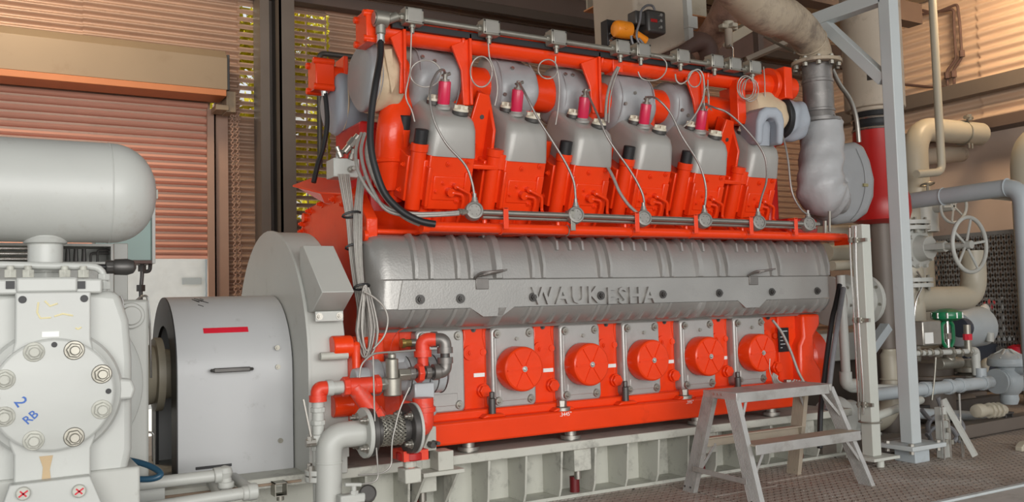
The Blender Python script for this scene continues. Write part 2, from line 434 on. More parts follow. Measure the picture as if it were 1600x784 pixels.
corr('corrugated_sheet', SHEET, (-6, 9.02), (-3.2, 9.02), 0, 4.7, 0.076, 0.026, NB, wb)
# louvred bays beside the column: separate blades with daylight gaps and leaves outside
def louvre(x0, x1, z0, z1, pitch=0.078):
    first = None; k = 0; z = z0
    while z < z1:
        if first is None:
            pr_ = [(9.006, 0), (8.986, .012), (8.978, .026), (8.988, .042), (8.998, .044), (8.990, .026), (8.998, .014)]
            first = B().prism([(y, zz + z) for y, zz in pr_], x0, x1).build('louvre_blade', SHEET, wb, sharp=60)
        else:
            c = first.copy(); COL.objects.link(c); c.location.z += k * pitch
        k += 1; z += pitch
louvre(2.57, 3.02, 2.12, 4.26); louvre(2.10, 2.26, 3.05, 4.26)
b = B()
for x in (2.57, 2.80, 3.01): b.cut().box(x, x + .012, 9.0, 9.02, 2.1, 4.28)
b.builds('louvre_stay', SHEET, wb)
rl = random.Random(9); b = B()
for i in range(8000):
    c = V(1.9 + rl.random() * 2.0, 9.5 + rl.random() * 1.6, 1.9 + rl.random() * 3.0)
    if math.sin(c.x * 9 + 1) + math.sin(c.z * 5.0) + .7 * math.sin(c.x * 5 - c.z * 7) < -0.7: continue
    u_ = V(rl.random() - .5, rl.random() - .5, rl.random() - .5).normalized(); v_ = u_.orthogonal().normalized(); l_ = .08 + .07 * rl.random()
    b.add([c - u_ * l_, c + v_ * l_ * .4, c + u_ * l_, c - v_ * l_ * .4], [(0, 1, 2, 3)])
b.build('foliage', LEAF, None, label='sunlit yellow-green leaves outside behind the louvred wall', cat='foliage', kind='stuff')
corr('corrugated_sheet', SHEET, (3.05, 9.0), (4.6, 9.0), 0, 4.7, 0.078, 0.026, NB, wb)
corr('corrugated_sheet', SHEET, (2.50, 9.0), (3.05, 9.0), 0, 2.08, 0.078, 0.026, NB, wb)
corr('corrugated_sheet', SHEET, (2.50, 9.0), (3.05, 9.0), 4.24, 4.7, 0.078, 0.026, NB, wb)
corr('corrugated_sheet', SHEET, (4.58, 9.02), (10.7, 9.02), 0, 5.3, 0.078, 0.026, NB, wb)
B().box(2.5, 10.6, 8.86, 8.96, 1.72, 1.84).build('girt', STEELGR, wb, 0.006)
B().box(-3.2, 10.6, 8.80, 8.95, 4.28, 4.40).build('eave_girt', STEELBR, wb, 0.008)
B().box(2.3, 10.6, 8.55, 8.80, 4.50, 4.72).build('eave_girt', STEELBR, wb, 0.008)
B().box(-3.2, 10.6, 8.55, 8.62, 4.40, 4.50).build('eave_girt', ROOFM, wb, 0.004)
# steel column of the back wall: two flanges and the web between
b = B().box(2.25, 2.34, 8.70, 8.96, 0, 4.42); b.box(2.42, 2.57, 8.62, 8.64, 0, 4.42)
b.box(2.42, 2.44, 8.62, 8.96, 0, 4.42); b.box(2.34, 2.42, 8.90, 8.94, 0, 4.42)
b.build('steel_column', STEELGR, wb)
# ---- roller door (structure) : hood, lip, slats, guides
dr = bpy.data.objects.new('door_1', None); COL.objects.link(dr); dr.location = (0, 8.9, 0); WLOC[dr.name] = V(0, 8.9, 0); S(dr)
b = B().prism([(8.52, 3.23), (8.52, 3.535), (8.60, 3.62), (8.96, 3.62), (8.96, 3.23)], -3.3, 1.895)
b.build('door_hood', BOXTAN, dr, 0.004)
B().box(-3.3, 1.88, 8.50, 8.80, 3.165, 3.225).build('hood_lip', LIPGLOW, dr, 0.004)
B().box(1.90, 1.925, 8.56, 8.92, 3.24, 3.58).build('hood_end_plate', DKSTEEL, dr, 0.004)
b = B().box(1.90, 1.99, 8.60, 8.80, 3.04, 3.24); b.box(1.80, 1.92, 8.58, 8.80, 3.05, 3.10)
b.build('hood_bracket', BOXTAN, dr, 0.004)
# slats : every visible slat its own curved strip
sl_pitch = 0.0755; z = 1.70; first = None; k = 0
b = B()
prof = [(8.990, 0), (8.950, 0.004), (8.936, 0.024), (8.944, 0.046), (8.990, 0.054), (8.998, 0.054), (8.998, 0)]
b.prism([(y, zz + z) for y, zz in prof], -3.2, 1.80)
first = b.build('slat', ROLLER, dr, sharp=50)
nsl = int((3.22 - z) / sl_pitch) + 1
for k in range(1, nsl):
    c = first.copy(); COL.objects.link(c); c.location.z += k * sl_pitch
B().box(-3.2, 1.80, 8.955, 8.99, 1.665, 1.70).build('bottom_bar', ROLLER, dr, 0.004)
B().box(-3.2, 1.83, 8.992, 9.0, 1.69, 3.3).build('curtain_backing', SHEET, dr)
b = B().box(1.785, 1.865, 8.90, 8.94, 0, 3.12); b.box(1.845, 1.865, 8.90, 9.05, 0, 3.12); b.box(1.865, 1.99, 8.94, 9.05, 0, 3.2)
b.build('guide_channel', JAMB, dr, 0.003)
# hanging hand chain of the door, links in two loops
b = B(); zc = 3.05; i = 0
while zc > 0.95:
    for xx in (1.985, 2.03):
        xo = xx + 0.012 * math.sin(zc * 1.3)
        b.torus((xo, 8.70, zc), (0, 1, 0) if i % 2 else (1, 0, 0), 0.016, 0.0045, 10, 5)
    zc -= 0.026; i += 1
ch = b.build('door_chain', JAMB, None, sharp=80, label='long looped hand chain hanging beside the roller door', cat='chain')
# outside, seen under the door
ow = S(B().box(-9, 12, 16.0, 16.2, -0.2, 5).build('wall_outside', OUTW))
B().box(3.16, 3.28, 15.90, 16.0, 0, 5).build('downpipe', BLUEGREY, ow)
B().box(2.78, 3.09, 15.97, 16.0, 1.64, 1.75).build('wall_sign', COLM, ow)
S(B().box(-25, 25, 9.25, 16, -0.3, -0.1).build('floor_outside', OUTW))
# ---- right wall
wr = bpy.data.objects.new('wall_right', None); COL.objects.link(wr); wr.location = (10.6, 6, 0); WLOC[wr.name] = V(10.6, 6, 0); S(wr)
NR = V(-1, 0, 0)
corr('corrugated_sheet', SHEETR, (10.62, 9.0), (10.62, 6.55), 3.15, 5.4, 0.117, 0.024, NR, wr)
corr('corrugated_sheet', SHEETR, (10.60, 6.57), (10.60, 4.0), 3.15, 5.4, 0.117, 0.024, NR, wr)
B().box(10.42, 10.56, 2.0, 9.0, 3.575, 3.76).build('girt', STEELGR, wr, 0.006)
B().box(10.30, 10.58, 2.0, 9.0, 3.10, 3.235).build('girt', STEELBR, wr, 0.006)
B().box(10.58, 10.75, 2.0, 9.0, 0, 3.12).build('plaster_panel', PLASTER, wr)
# ---- roof
ce = S(B().box(-6, 11, -2.5, 9.2, 5.15, 5.25).build('ceiling', ROOFM))
CEIL = mat('beige_roof_lining', (0.42, 0.34, 0.23), 0.6, 0, 0.08, 1.2, 0.15)
for i in range(6):
    B().box(4.9 + i * .95, 5.83 + i * .95, 2.0, 8.6, 4.98, 5.0).build('lining_panel', CEIL, ce, 0.004)
for i in range(5):
    B().box(-6, 10.6, 3.0 + i * 1.3, 3.1 + i * 1.3, 5.0, 5.15).build('purlin', STEELBR, ce)
# ================================================================ ENGINE
EX, EY, EZ = 3.4, 5.05, 0.93
P_ = 0.48                       # cylinder pitch
eng = thing('gas_engine', (EX, EY, 0.39), 'large bright red twelve-cylinder gas engine on the grey ribbed skid', 'engine')
TB = R(20)
BA = V(0, -math.sin(TB), math.cos(TB)); BO = V(0, -math.cos(TB), -math.sin(TB))
def bk(X, w_, u_): return V(X, EY, EZ) + BA * w_ + BO * u_
XE0, XE1 = 1.78, 5.12
# ---- crankcase
prof = [(4.60, .45), (4.60, 1.03), (4.57, 1.05), (4.57, 1.53), (4.50, 1.545), (4.50, 1.565), (4.62, 1.60), (4.80, 1.70), (5.05, 1.62), (5.30, 1.70), (5.52, 1.60), (5.52, .45)]
B().prism(prof, XE0, 5.02).build('crankcase', RED, eng, 0.008)
b = B()
for k in range(7):               # raised vertical walls between the door bays
    x = 2.386 + .468 * (k - 1); b.cut()
    if k == 0: b.box(1.80, 1.93, 4.575, 4.61, .50, 1.03); continue
    if k == 6: b.box(4.81, 5.02, 4.575, 4.61, .50, 1.03); continue
    b.prism([(-.070, .52), (.070, .52), (.066, .68), (.076, .76), (.076, .90), (.062, .96), (.066, 1.02), (-.066, 1.02), (-.062, .96), (-.076, .90), (-.076, .76), (-.066, .68)],
            0, .016, (x, 4.60, 0), XA, ZA, -YA)
b.builds('bay_web', RED, eng, 0.01)
b = B().box(2.04, 4.83, 4.42, 4.62, .392, .515)
b.build('mounting_rail', RED, eng, 0.012)
b = B().box(1.98, 5.0, 4.50, 4.62, .51, .56)
for k in range(6): b.prism([(-.08, 0), (.08, 0), (.05, .02), (-.05, .02)], 0, .09, (2.438 + k * .468, 4.53, .515), XA, ZA, -YA)
b.build('rail_ledge', RED, eng, 0.012)
# ---- end plate with bolted rim
outl = [(468, 366), (473, 345), (483, 324), (505, 312), (527, 305), (556, 303), (573, 340), (573, 372), (564, 450), (558, 520), (554, 640), (490, 640), (470, 500)]
ep = [(p.y, p.z) for p in (PX(a, c, 1.72) for a, c in outl)]
B().prism(ep, 1.72, 1.785).build('end_plate', RED, eng, 0.008)
b = B()
for px, py in ((474, 350), (485, 330), (503, 319), (522, 312), (538, 320), (473, 362), (550, 330), (562, 350), (565, 375), (560, 405), (559, 430), (556, 362), (556, 455)):
    b.cut().hexbolt(PX(px, py, 1.72), -XA, .016, .022)
b.builds('rim_bolt', RED, eng)
b = B()
for px, py in ((478, 340), (560, 345), (573, 368)):
    p = PX(px, py, 1.72); b.cut().cyl(p, p + V(-.02, 0, 0), .03, n=16)
b.builds('rim_boss', RED, eng)
# flared shelf on top of the end plate
def slab(pts, off): 
    n = len(pts); o = Vector(off)
    return B().add(list(pts) + [p + o for p in pts], [tuple(range(n - 1, -1, -1)), tuple(range(n, 2 * n))] + [(k, (k + 1) % n, n + (k + 1) % n, n + k) for k in range(n)])
s1, s2, s3, s4, s5, s6 = PY(457, 289, 5.55), PY(492, 276, 5.62), PY(566, 284, 4.92), PY(566, 304, 4.80), PY(500, 300, 5.12), PY(508, 318, 5.14)
slab([s1, s2, s3, s4, s5], (0, 0, -.012)).build('cable_shelf', RED, eng, 0.003)
slab([s1, s5, s6], (.012, .004, 0)).build('shelf_web', RED, eng, 0.003)
slab([s5, s4, PY(560, 322, 4.86), s6], (.012, .004, 0)).build('shelf_web', RED, eng, 0.003)
# ---- left end boss pair under the flywheel guard
b = B()
b.box(1.560, 1.605, 4.30, 4.60, .52, .98); b.box(1.60, 1.78, 4.42, 4.62, .45, 1.0)
b.build('end_bracket', RED, eng, 0.02)
b = B()
for z in (.955, .66):
    b.cut().cyl((1.468, 4.36, z), (1.57, 4.36, z), .056, n=20)
b.builds('end_boss', RED, eng, 0.006)

# ---- camshaft cover
CX0, CX1, CY = 1.70, 5.20, 4.57
cprof = [(0, 1.535), (.03, 1.535), (.085, 1.525), (.125, 1.495), (.155, 1.44), (.175, 1.36), (.185, 1.292), (.178, 1.284), (.178, 1.135), (.186, 1.127), (.165, 1.085), (.12, 1.045), (.06, 1.028), (0, 1.028)]
zc0 = 1.28
rows = []
def endk(x):
    r_ = .10
    d = min(x - CX0, CX1 - x)
    if d >= r_: return 1.0
    return math.sqrt(max(0, 1 - ((r_ - d) / r_) ** 2))
xs = [CX0 + .10 * (1 - math.cos(t * math.pi / 16)) for t in range(9)]
xs = xs + [CX0 + .10 + (CX1 - CX0 - .20) * i / 24 for i in range(1, 24)] + [CX0 + CX1 - x for x in reversed(xs)]
for x in xs:
    e = endk(x); row = []
    for d, z in cprof:
        zz = zc0 + (z - zc0) * (1 - .10 * (1 - e))
        row.append(V(x, CY - .012 - (d * (.15 + .85 * e) if d > 0 else 0), zz))
    rows.append(row)
cb = B()
cb.sheet([list(reversed(r)) for r in rows])
cb.add([rows[0][i] for i in range(len(cprof))], [tuple(range(len(cprof)))])
cb.add([rows[-1][i] for i in range(len(cprof))], [tuple(range(len(cprof) - 1, -1, -1))])
# rim flange behind it
rloft(cb, ((CX0 + CX1) / 2, CY + .01, 1.282), XA, ZA, -YA, [(0, 0, 0, 1.765, .272, .06), (.028, 0, 0, 1.765, .272, .06), (.04, 0, 0, 1.745, .255, .05)])
def prof_at(z):
    for (d0, z0), (d1, z1) in zip(cprof, cprof[1:]):
        if z1 <= z <= z0: return d0 + (d1 - d0) * (z0 - z) / max(1e-6, z0 - z1)
    return 0
def rib(x, zh, zl, wd=.017, ht=.026, lean=0.0):
    zs = [z for d, z in cprof if zl < z < zh]; zs = [zh] + zs + [zl]
    rings = []
    for i, z in enumerate(zs):
        d = prof_at(z); h_ = ht if 0 < i < len(zs) - 1 else ht * .5
        xx = x + lean * (zh - z)
        nz = .6 if z > 1.47 else (-.5 if z < 1.06 else .1)
        rings.append([V(xx - wd, CY - .010 - d, z), V(xx + wd, CY - .010 - d, z), V(xx + wd * .55, CY - .012 - d - h_, z + nz * h_), V(xx - wd * .55, CY - .012 - d - h_, z + nz * h_)])
    cb.loft(rings)
bx = [1.961 + .0, 2.20] + [2.662 + .474 * i for i in range(6)]
pairs = [(1.94, 2.03), (2.19, 2.27)] + [(2.665 + .474 * i, 2.74 + .474 * i) for i in range(6)]
for a, c in pairs:
    for x in (a, c):
        rib(x, 1.53, 1.292)
        rib(x - .02, 1.127, 1.04,   .015, .022, -.35)
for i in range(6):
    for q in (.10, .19, .28):
        x = 2.74 + .474 * i + q + .02
        if x < 5.10: rib(x, 1.53, 1.455, .013, .026); rib(x - .04, 1.085, 1.035, .012, .022, -.5)
for x in (2.44, 3.92):                      # wide seam band with an ear on top
    rib(x, 1.535, 1.292, .034, .030)
    cb.cyl((x - .01, CY - .05, 1.545), (x - .01, CY - .10, 1.545), .032, n=14)
    rib(x + .02, 1.127, 1.03, .03, .026, -.3)
PB = CY - .012 - .178                       # raised flat panel with two dropped tabs
cb.prism([(1.865, 1.284), (5.06, 1.284), (5.03, 1.132), (4.50, 1.132), (4.43, 1.082), (4.31, 1.082), (4.24, 1.132), (2.54, 1.132), (2.46, 1.082), (2.34, 1.082), (2.26, 1.132), (1.835, 1.132)], 0, -.012, (0, PB + .002, 0), XA, ZA, YA)
for a_, c_ in ((4.24, 4.50), (2.26, 2.54)): cb.box(a_ + .08, c_ - .08, PB - .004, PB + .05, 1.084, 1.12)
cb.build('camshaft_cover', ALU, eng, sharp=32)
cover = bpy.data.objects['camshaft_cover']
CF = CY - .012 - .188
for x in (1.961, 2.20, 2.662, 3.136, 3.609, 4.077, 4.55, 4.99):
    b = B(); b.cyl((x, CF, 1.183), (x, CF - .008, 1.183), .026, n=16); b.hexbolt((x, CF - .006, 1.183), -YA, .017, .016, False)
    b.build('cover_bolt', DKSTEEL, cover)
for x in (2.336, 4.385):
    b = B(); z = 1.262
    b.box(x - .04, x + .04, CF - .008, CF + .002, z - .03, z + .03)
    b.obox((x + .03, CF - .055, z + .055), (.075, 0, .012), (0, .05, -.006), (0, .0006, .005))
    b.tube(smooth_path([(x - .045, CF - .0, z + .03), (x - .04, CF - .06, z + .055), (x, CF - .10, z + .06), (x + .08, CF - .10, z + .068)], 5), .008, 8)
    b.build('lifting_lug', IRON, cover, 0.003)
for word, px in (('WAUK', 884), ('ESHA', 985)):
    wp_ = PY(px, 463, CF - .002)
    text_mesh('raised_lettering', word, 0.138, ALU, cover, (wp_.x, CF - .004, wp_.z + .002), XA, ZA, 0.014, 0.0025, 1.22)

# ---- access doors with relief valves
def door(k, valve=True):
    x = 2.152 + .468 * k
    b = rloft(B(), (x, 4.602, .785), XA, ZA, -YA, [(0, 0, 0, .148, .232, .03), (.060, 0, 0, .148, .232, .03), (.070, 0, 0, .140, .224, .028)])
    b.obox((x - .122, 4.530, .785), (.008, 0, 0), (0, .006, 0), (0, 0, .17)); b.obox((x, 4.534, .625), (.10, 0, 0), (0, .004, 0), (0, 0, .035))
    d = b.build('access_door', DOORM, eng, 0.004)
    for sx, sz in ((-1, 1), (1, 1), (-1, -1), (1, -1)):
        p = V(x + sx * .108, 4.533, .785 + sz * .192)
        q = B(); q.cyl(p, p - YA * .012, .026, .022, n=18); q.cyl(p - YA * .01, p - YA * .013, .019, n=16); q.hexbolt(p - YA * .012, -YA, .013, .014, False)
        q.build('door_bolt', STEEL, d)
    p = V(x + .02, 4.533, .945); B().cyl(p, p - YA * .014, .011, n=10).build('door_plug', STEEL, d)
    if valve:
        c = V(x + .002, 4.534, .775)
        q = B().lathe(c, -YA, [(.10, 0), (.122, .006), (.128, .012), (.128, .102), (.124, .112), (.116, .118)], 40)
        v = q.build('relief_valve', RED, d, sharp=30)
        q = B()
        for i in range(6):
            a = R(60 * i + 62); e = V(math.cos(a), 0, math.sin(a)); f = V(-math.sin(a), 0, math.cos(a))
            q.obox(c - YA * .120 + e * .068, e * .044, f * .0045, YA * .004)
        q.lathe(c - YA * .116, -YA, [(.022, 0), (.02, .006), (.012, .008)], 16)
        q.build('valve_rib', RED, d)
        q = B(); q.hexbolt(c - YA * .122, -YA, .011, .010); q.build('valve_nut', BRIGHT, d)
door(0, False)
for k in range(1, 6): door(k)
# ---- bosses, plugs, labels and studs of the bays
for k in range(6):
    x = 2.386 + .468 * k
    if k < 5 or True:
        b = B(); b.cyl((x - .03, 4.590, .875), (x - .03, 4.570, .875), .042, n=22); b.hexbolt((x - .03, 4.571, .875), -YA, .016, .012)
        b.cyl((x + .06, 4.590, .875), (x + .06, 4.578, .875), .02, n=12)
        b.build('bay_boss', RED, eng)
        b = B(); b.cyl((x + .05, 4.590, .655), (x + .05, 4.560, .655), .040, n=22); b.cyl((x + .05, 4.562, .655), (x + .05, 4.54, .655), .036, n=6)
        b.build('drain_plug', RED, eng, 0.003)
        if k < 5: B().box(x - .005, x + .065, 4.579, 4.585, .735, .757).build('white_label', WHITE, eng)
        b = B(); b.hexbolt((x - .0, 4.582, 1.005), -YA, .010, .01); b.build('bay_screw', DKSTEEL, eng)
        x2 = 2.438 + .468 * k
        b = B()
        if k % 2 == 0: b.cyl((x2, 4.475, .51), (x2, 4.475, .62), .021, n=14); b.cyl((x2, 4.475, .62), (x2, 4.475, .655), .016, n=6)
        else: b.cyl((x2, 4.475, .512), (x2, 4.475, .535), .05, n=20); b.cyl((x2, 4.475, .535), (x2, 4.475, .575), .030, n=6)
        b.build('hold_down_stud', DKSTEEL if k % 2 == 0 else STEEL, eng, 0.003)
for x in (2.29, 2.97, 3.95, 4.62):
    b = B(); b.cyl((x, 4.49, .336), (x, 4.49, .40), .035, n=18); b.cyl((x, 4.49, .345), (x, 4.49, .365), .06, n=20)
    b.build('levelling_screw', STEEL, eng)
text_mesh('rail_marking', ".3445\"", 0.032, WHITE, eng, PY(884, 647, 4.4195), XA, ZA, 0.0005)
text_mesh('rail_marking', ".395\"", 0.030, WHITE, eng, PY(1078, 628, 4.4195), XA, ZA, 0.0005)
# ---- right end: nameplate, end housing
B().box(4.80, 4.90, 4.560, 4.571, .76, .93).build('nameplate', PLATEBLK, eng, 0.002)
npo = bpy.data.objects['nameplate']
b = B()
for z, x0, x1 in ((.905, .012, .085), (.865, .012, .05), (.84, .012, .04), (.815, .012, .06), (.79, .012, .03)):
    b.box(4.80 + x0, 4.80 + x1, 4.5585, 4.560, z - .003, z + .003)
b.build('engraved_line', COLM, npo)
b = B().prism([(4.94, .46), (5.15, .46), (5.15, .62), (5.09, .70), (5.09, .86), (5.16, .94), (5.16, 1.02), (4.98, 1.02), (4.98, .86), (4.94, .8)], 0, .20, (0, 4.70, 0), XA, ZA, -YA)
b.build('end_housing', RED, eng, 0.02)
b = B().lathe((5.10, 4.72, .70), XA, [(.20, 0), (.22, .02), (.22, .14), (.19, .17), (.10, .19)], 30)
b.build('end_pulley', RED, eng)
# ---- fuel manifold pipe along the deck
fp = B(); fp.cyl((1.955, 4.30, 1.565), (5.22, 4.30, 1.557), .028, n=18); fp.cyl((1.945, 4.30, 1.565), (1.985, 4.30, 1.565), .034, n=18)
fp.box(2.0, 5.35, 4.30, 4.52, 1.538, 1.548)
for k in range(6): fp.box(2.55 + .47 * k, 2.59 + .47 * k, 4.30, 4.5, 1.535, 1.555)
fp.prism([(5.18, 1.545), (5.42, 1.545), (5.42, 1.525), (5.18, 1.50)], 0, .12, (0, 4.36, 0), XA, ZA, -YA)
fp.build('fuel_pipe', RED, eng)

# ---- cylinder heads of the near bank
HX0 = 2.228
def head():
    x = HX0
    b = B()
    def bb(x0, x1, u0, u1, w0, w1): b.obox(bk((x0 + x1) / 2, (w0 + w1) / 2, (u0 + u1) / 2), V((x1 - x0) / 2, 0, 0), BO * (u1 - u0) / 2, BA * (w1 - w0) / 2)
    bb(x - .135, x + .142, -.24, .175, .875, 1.185)
    bb(x - .235, x - .13, -.30, .10, .90, 1.16)
    b.prism([(-.30, 1.15), (.10, 1.15), (-.30, 1.24)], x - .235, x - .135, (0, EY, EZ), BO, BA, XA)
    bb(x - .16, x - .10, .08, .155, .92, 1.15)
    bb(x - .145, x - .125, .15, .20, .89, 1.12); bb(x + .09, x + .135, .17, .19, .88, 1.10)
    bb(x - .10, x + .10, .17, .182, .93, 1.07)
    h = b.build('cylinder_head', RED, eng, 0.014)
    b = B()
    b.cyl(bk(x - .18, .86, .115), bk(x - .18, 1.23, .115), .044, n=20); b.cyl(bk(x - .18, 1.19, .115), bk(x - .18, 1.235, .115), .050, n=20)
    b.cut().cyl(bk(x - .208, .86, -.08), bk(x - .208, 1.28, -.08), .042, n=20)
    b.builds('pushrod_tower', RED, h, 0.004)
    b = B()
    b.cyl(bk(x - .11, .70, .10), bk(x - .11, .90, .10), .032, n=16); b.cut().cyl(bk(x + .07, .72, .09), bk(x + .07, .90, .09), .045, n=16)
    b.cut().cyl(bk(x - .02, .72, .11), bk(x - .02, .90, .11), .03, n=16); b.cut().cyl(bk(x, .62, -.04), bk(x, .89, -.04), .15, n=28)
    b.builds('cylinder_jacket', RED, h)
    b = B()
    for du, dw in ((-.05, 1.12), (.05, 1.10), (-.2, 1.06), (-.08, .98), (.03, .95), (-.18, .94)):
        p = bk(x - .235, dw, du); b.cut().hexbolt(p, -XA, .013, .014)
    for dx, dw in ((-.04, 1.03), (.10, 1.16), (-.08, .98), (.06, .93), (-.02, 1.14)):
        b.cut().hexbolt(bk(x + dx, dw, .18), BO, .011, .012)
    b.builds('head_bolt', RED, h)
    # rocker cover
    b = rloft(B(), bk(x + .005, 1.18, -.03), XA, BO, BA, [(0, 0, 0, .148, .215, .04), (.02, 0, 0, .148, .215, .045), (.165, -.002, -.004, .142, .205, .055), (.212, -.003, -.006, .132, .19, .055), (.232, -.004, -.008, .115, .168, .05), (.238, -.004, -.008, .09, .14, .04)])
    for i, q in enumerate(b.v):
        if i >= 40: q -= BA * ((q - bk(x, 1.18, 0)).dot(BO) * .20 * ((q - bk(x, 1.18, 0)).dot(BA) / .2) - .012)
    b.build('rocker_cover', ALU2, h, sharp=60)
    # caps on the cover
    b = B()
    for dx, du, dw, rr in ((.060, .08, 1.418, .042), (-.055, -.05, 1.450, .036)):
        c = bk(x + dx, dw, du); b.cut().cyl(c - BA * .01, c + BA * .012, rr * 1.12, n=22)
    b.builds('cap_collar', DKSTEEL, h)
    b = B()
    for dx, du, dw, rr in ((.060, .08, 1.418, .042), (-.055, -.05, 1.450, .036)):
        c = bk(x + dx, dw + .012, du); b.cut().cyl(c, c + BA * .014, rr * 1.1, rr, n=22); b.cyl(c + BA * .012, c + BA * .034, rr * .55, rr * .5, n=8)
        for q in range(4):
            a = R(90 * q + 20); e = XA * math.cos(a) + BO * math.sin(a); b.obox(c + BA * .02 + e * rr * .5, e * rr * .4, BA.cross(e) * rr * .16, BA * .012)
    b.builds('filler_cap', CREAM, h)
    # fuel lines on the front face
    b = B()
    b.tube(fillet_path([bk(x + .03, 1.02, .18), bk(x + .03, 1.02, .215), bk(x + .115, .985, .23), bk(x + .125, .90, .235), V(x + .10, 4.31, 1.56)], .02), .0095, 8)
    b.cut().tube(fillet_path([bk(x + .0, .985, .18), bk(x + .0, .985, .215), bk(x + .075, .975, .215), bk(x + .085, .93, .215), bk(x + .075, .80, .19)], .02), .0095, 8)
    b.cyl(bk(x + .03, 1.02, .17), bk(x + .03, 1.02, .215), .016, n=8); b.cyl(bk(x - .0, .985, .17), bk(x - .0, .985, .222), .024, n=12)
    b.cyl(bk(x + .045, 1.02, .20), bk(x + .07, 1.012, .22), .013, n=6)
    p = V(x + .10, 4.31, 1.58); b.cyl(p - ZA * .02, p + ZA * .04, .014, n=10)
    b.build('fuel_line', RED, h)
    return h
h0 = head()
heads = [h0] + [copy_tree(h0, (P_ * k, 0, 0), eng) for k in range(1, 6)]
# black plugs and pink ignition coils, only where the photograph has them
for k in (0, 2, 3, 4):
    x = HX0 + P_ * k; b = B()
    b.cyl(bk(x - .18, 1.23, .115), bk(x - .18, 1.315, .115), .038, n=18)
    if k == 0: b.cut().cyl(bk(x - .208, 1.27, -.08), bk(x - .208, 1.36, -.08), .037, n=18)
    b.builds('black_plug', BLACK, heads[k], 0.005)
coils = []
for k in range(5):
    x = HX0 + P_ * k - .015; b = B()
    c = bk(x, 1.425, .005)
    ax = (BA + V(-.07, 0, 0)).normalized()
    B().lathe(c, ax, [(.045, 0), (.045, .015), (.034, .02), (.034, .03)], 20).build('coil_seat', ALU2, heads[k])
    B().lathe(c, ax, [(.0345, .028), (.0355, .032), (.0355, .150), (.033, .156), (.02, .158)], 22).build('ignition_coil', PINK, heads[k], sharp=30)
    q = c + ax * .155
    b = B().cyl(q, q + ax * .012, .026, n=16); b.cyl(q, q + ax * .05, .014, n=8); b.cyl(q + ax * .035, q + ax * .035 + V(.03, 0, .012), .010, n=8)
    b.cyl(q + ax * .03 - V(.02, 0, 0), q + ax * .05 + V(.008, .01, 0), .007, n=6)
    b.build('coil_terminal', STEEL, heads[k])
    coils.append(q + ax * .045)
# ---- triangular lifting brackets between heads
for k in (0, 4):
    x = HX0 + P_ * k + .235
    b = B()
    def tri(xx, th): b.prism([(-.20, 1.10), (.08, 1.10), (.11, 1.20), (.10, 1.34), (-.03, 1.52), (-.17, 1.54)], xx - th / 2, xx + th / 2, (0, EY, EZ), BO, BA, XA)
    tri(x + .05, .02)
    b.prism([(-.11, 1.13), (.07, 1.13), (.07, 1.40), (.03, 1.53), (-.04, 1.54)], -.01, .014, bk(x, 0, 0), XA, BA, BO)
    b.obox(bk(x + .0, 1.13, .06), V(.10, 0, 0), BO * .10, BA * .014)
    b.cyl(bk(x + .10, 1.12, .12), bk(x + .10, 1.21, .12), .05, n=18)
    b.cyl(bk(x - .09, 1.12, .06), bk(x - .09, 1.25, .06), .05, n=18)
    b.build('lifting_bracket', RED, eng, 0.006)
    b = B().cyl(bk(x - .0, 1.40, .0), bk(x - .0, 1.40, .016), .014, n=14); b.build('bracket_hole', DKSTEEL, eng)
# ---- exhaust manifold along the bank (red pipe sections)
MY, MZ = 4.80, 2.485
b = B()
b.cyl((2.0, MY, MZ), (4.95, MY, MZ), .118, n=36)
for k in range(6):
    x = 2.15 + P_ * k
    b.cut().tube(fillet_path([(x + .22, MY - .02, MZ - .02), (x + .21, MY - .03, MZ - .18), (x + .10, 4.72, MZ - .30)], .1), .10, 18)
b.builds('exhaust_manifold', RED, eng)
b = B(); b.tube(smooth_path([(2.20, 4.84, 2.44), (2.08, 4.80, 2.40), (1.995, 4.74, 2.26), (1.965, 4.74, 2.10), (1.99, 4.84, 1.85)], 6), .088, 20)
b.torus((1.97, 4.78, 1.98), ZA, .09, .012); b.build('inlet_elbow', RED, eng)
b = B(); b.tube(smooth_path([(1.88, 5.1, 2.05), (1.86, 5.05, 1.92), (1.88, 5.0, 1.7)], 6), .08, 16); b.box(1.90, 2.0, 4.92, 5.3, 1.65, 2.2)
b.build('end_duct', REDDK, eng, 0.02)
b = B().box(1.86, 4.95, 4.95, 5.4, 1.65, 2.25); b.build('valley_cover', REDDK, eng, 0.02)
# ---- red top beam with end box and hangers
BY, BZ = 4.62, 2.685
b = B()
b.cyl((1.82, BY, BZ), (4.80, BY, BZ), .062, n=22)
b.box(2.0, 4.6, BY - .02, BY + .09, BZ + .045, BZ + .075)
b.box(1.75, 1.81, BY - .085, BY + .085, BZ - .09, BZ + .09)
for sy in (-1, 1):
    for sz in (-1, 1): b.cyl((1.735, BY + sy * .07, BZ + sz * .07), (1.83, BY + sy * .07, BZ + sz * .07), .02, n=12)
for x in (2.33, 3.32, 4.21): b.torus((x + .02, BY, BZ), XA, .066, .012, 24, 8)
b.box(3.42, 3.50, BY - .07, BY + .03, BZ - .07, BZ + .09)
b.build('top_beam', RED, eng, 0.005)
b = B()
for x, wd, lo in ((2.36, .075, 2.30), (3.27, .09, 2.33), (4.12, .09, 2.40), (1.965, .04, 2.33)):
    b.cut().prism([(-wd / 2 - .05, 2.64), (wd / 2 + .0, 2.70), (wd / 2, 2.55), (wd / 2 - .02, lo), (-.02, lo), (-wd / 2 + .01, 2.50)], 0, .018, (x, BY - .07, 0), XA, ZA, YA)
    b.prism([(BY - .09, 2.72), (BY + .05, 2.72), (BY + .02, 2.55), (BY - .06, lo), (BY - .09, lo)], x + wd / 2 - .02, x + wd / 2 - .002)
b.builds('beam_hanger', RED, eng, 0.004)
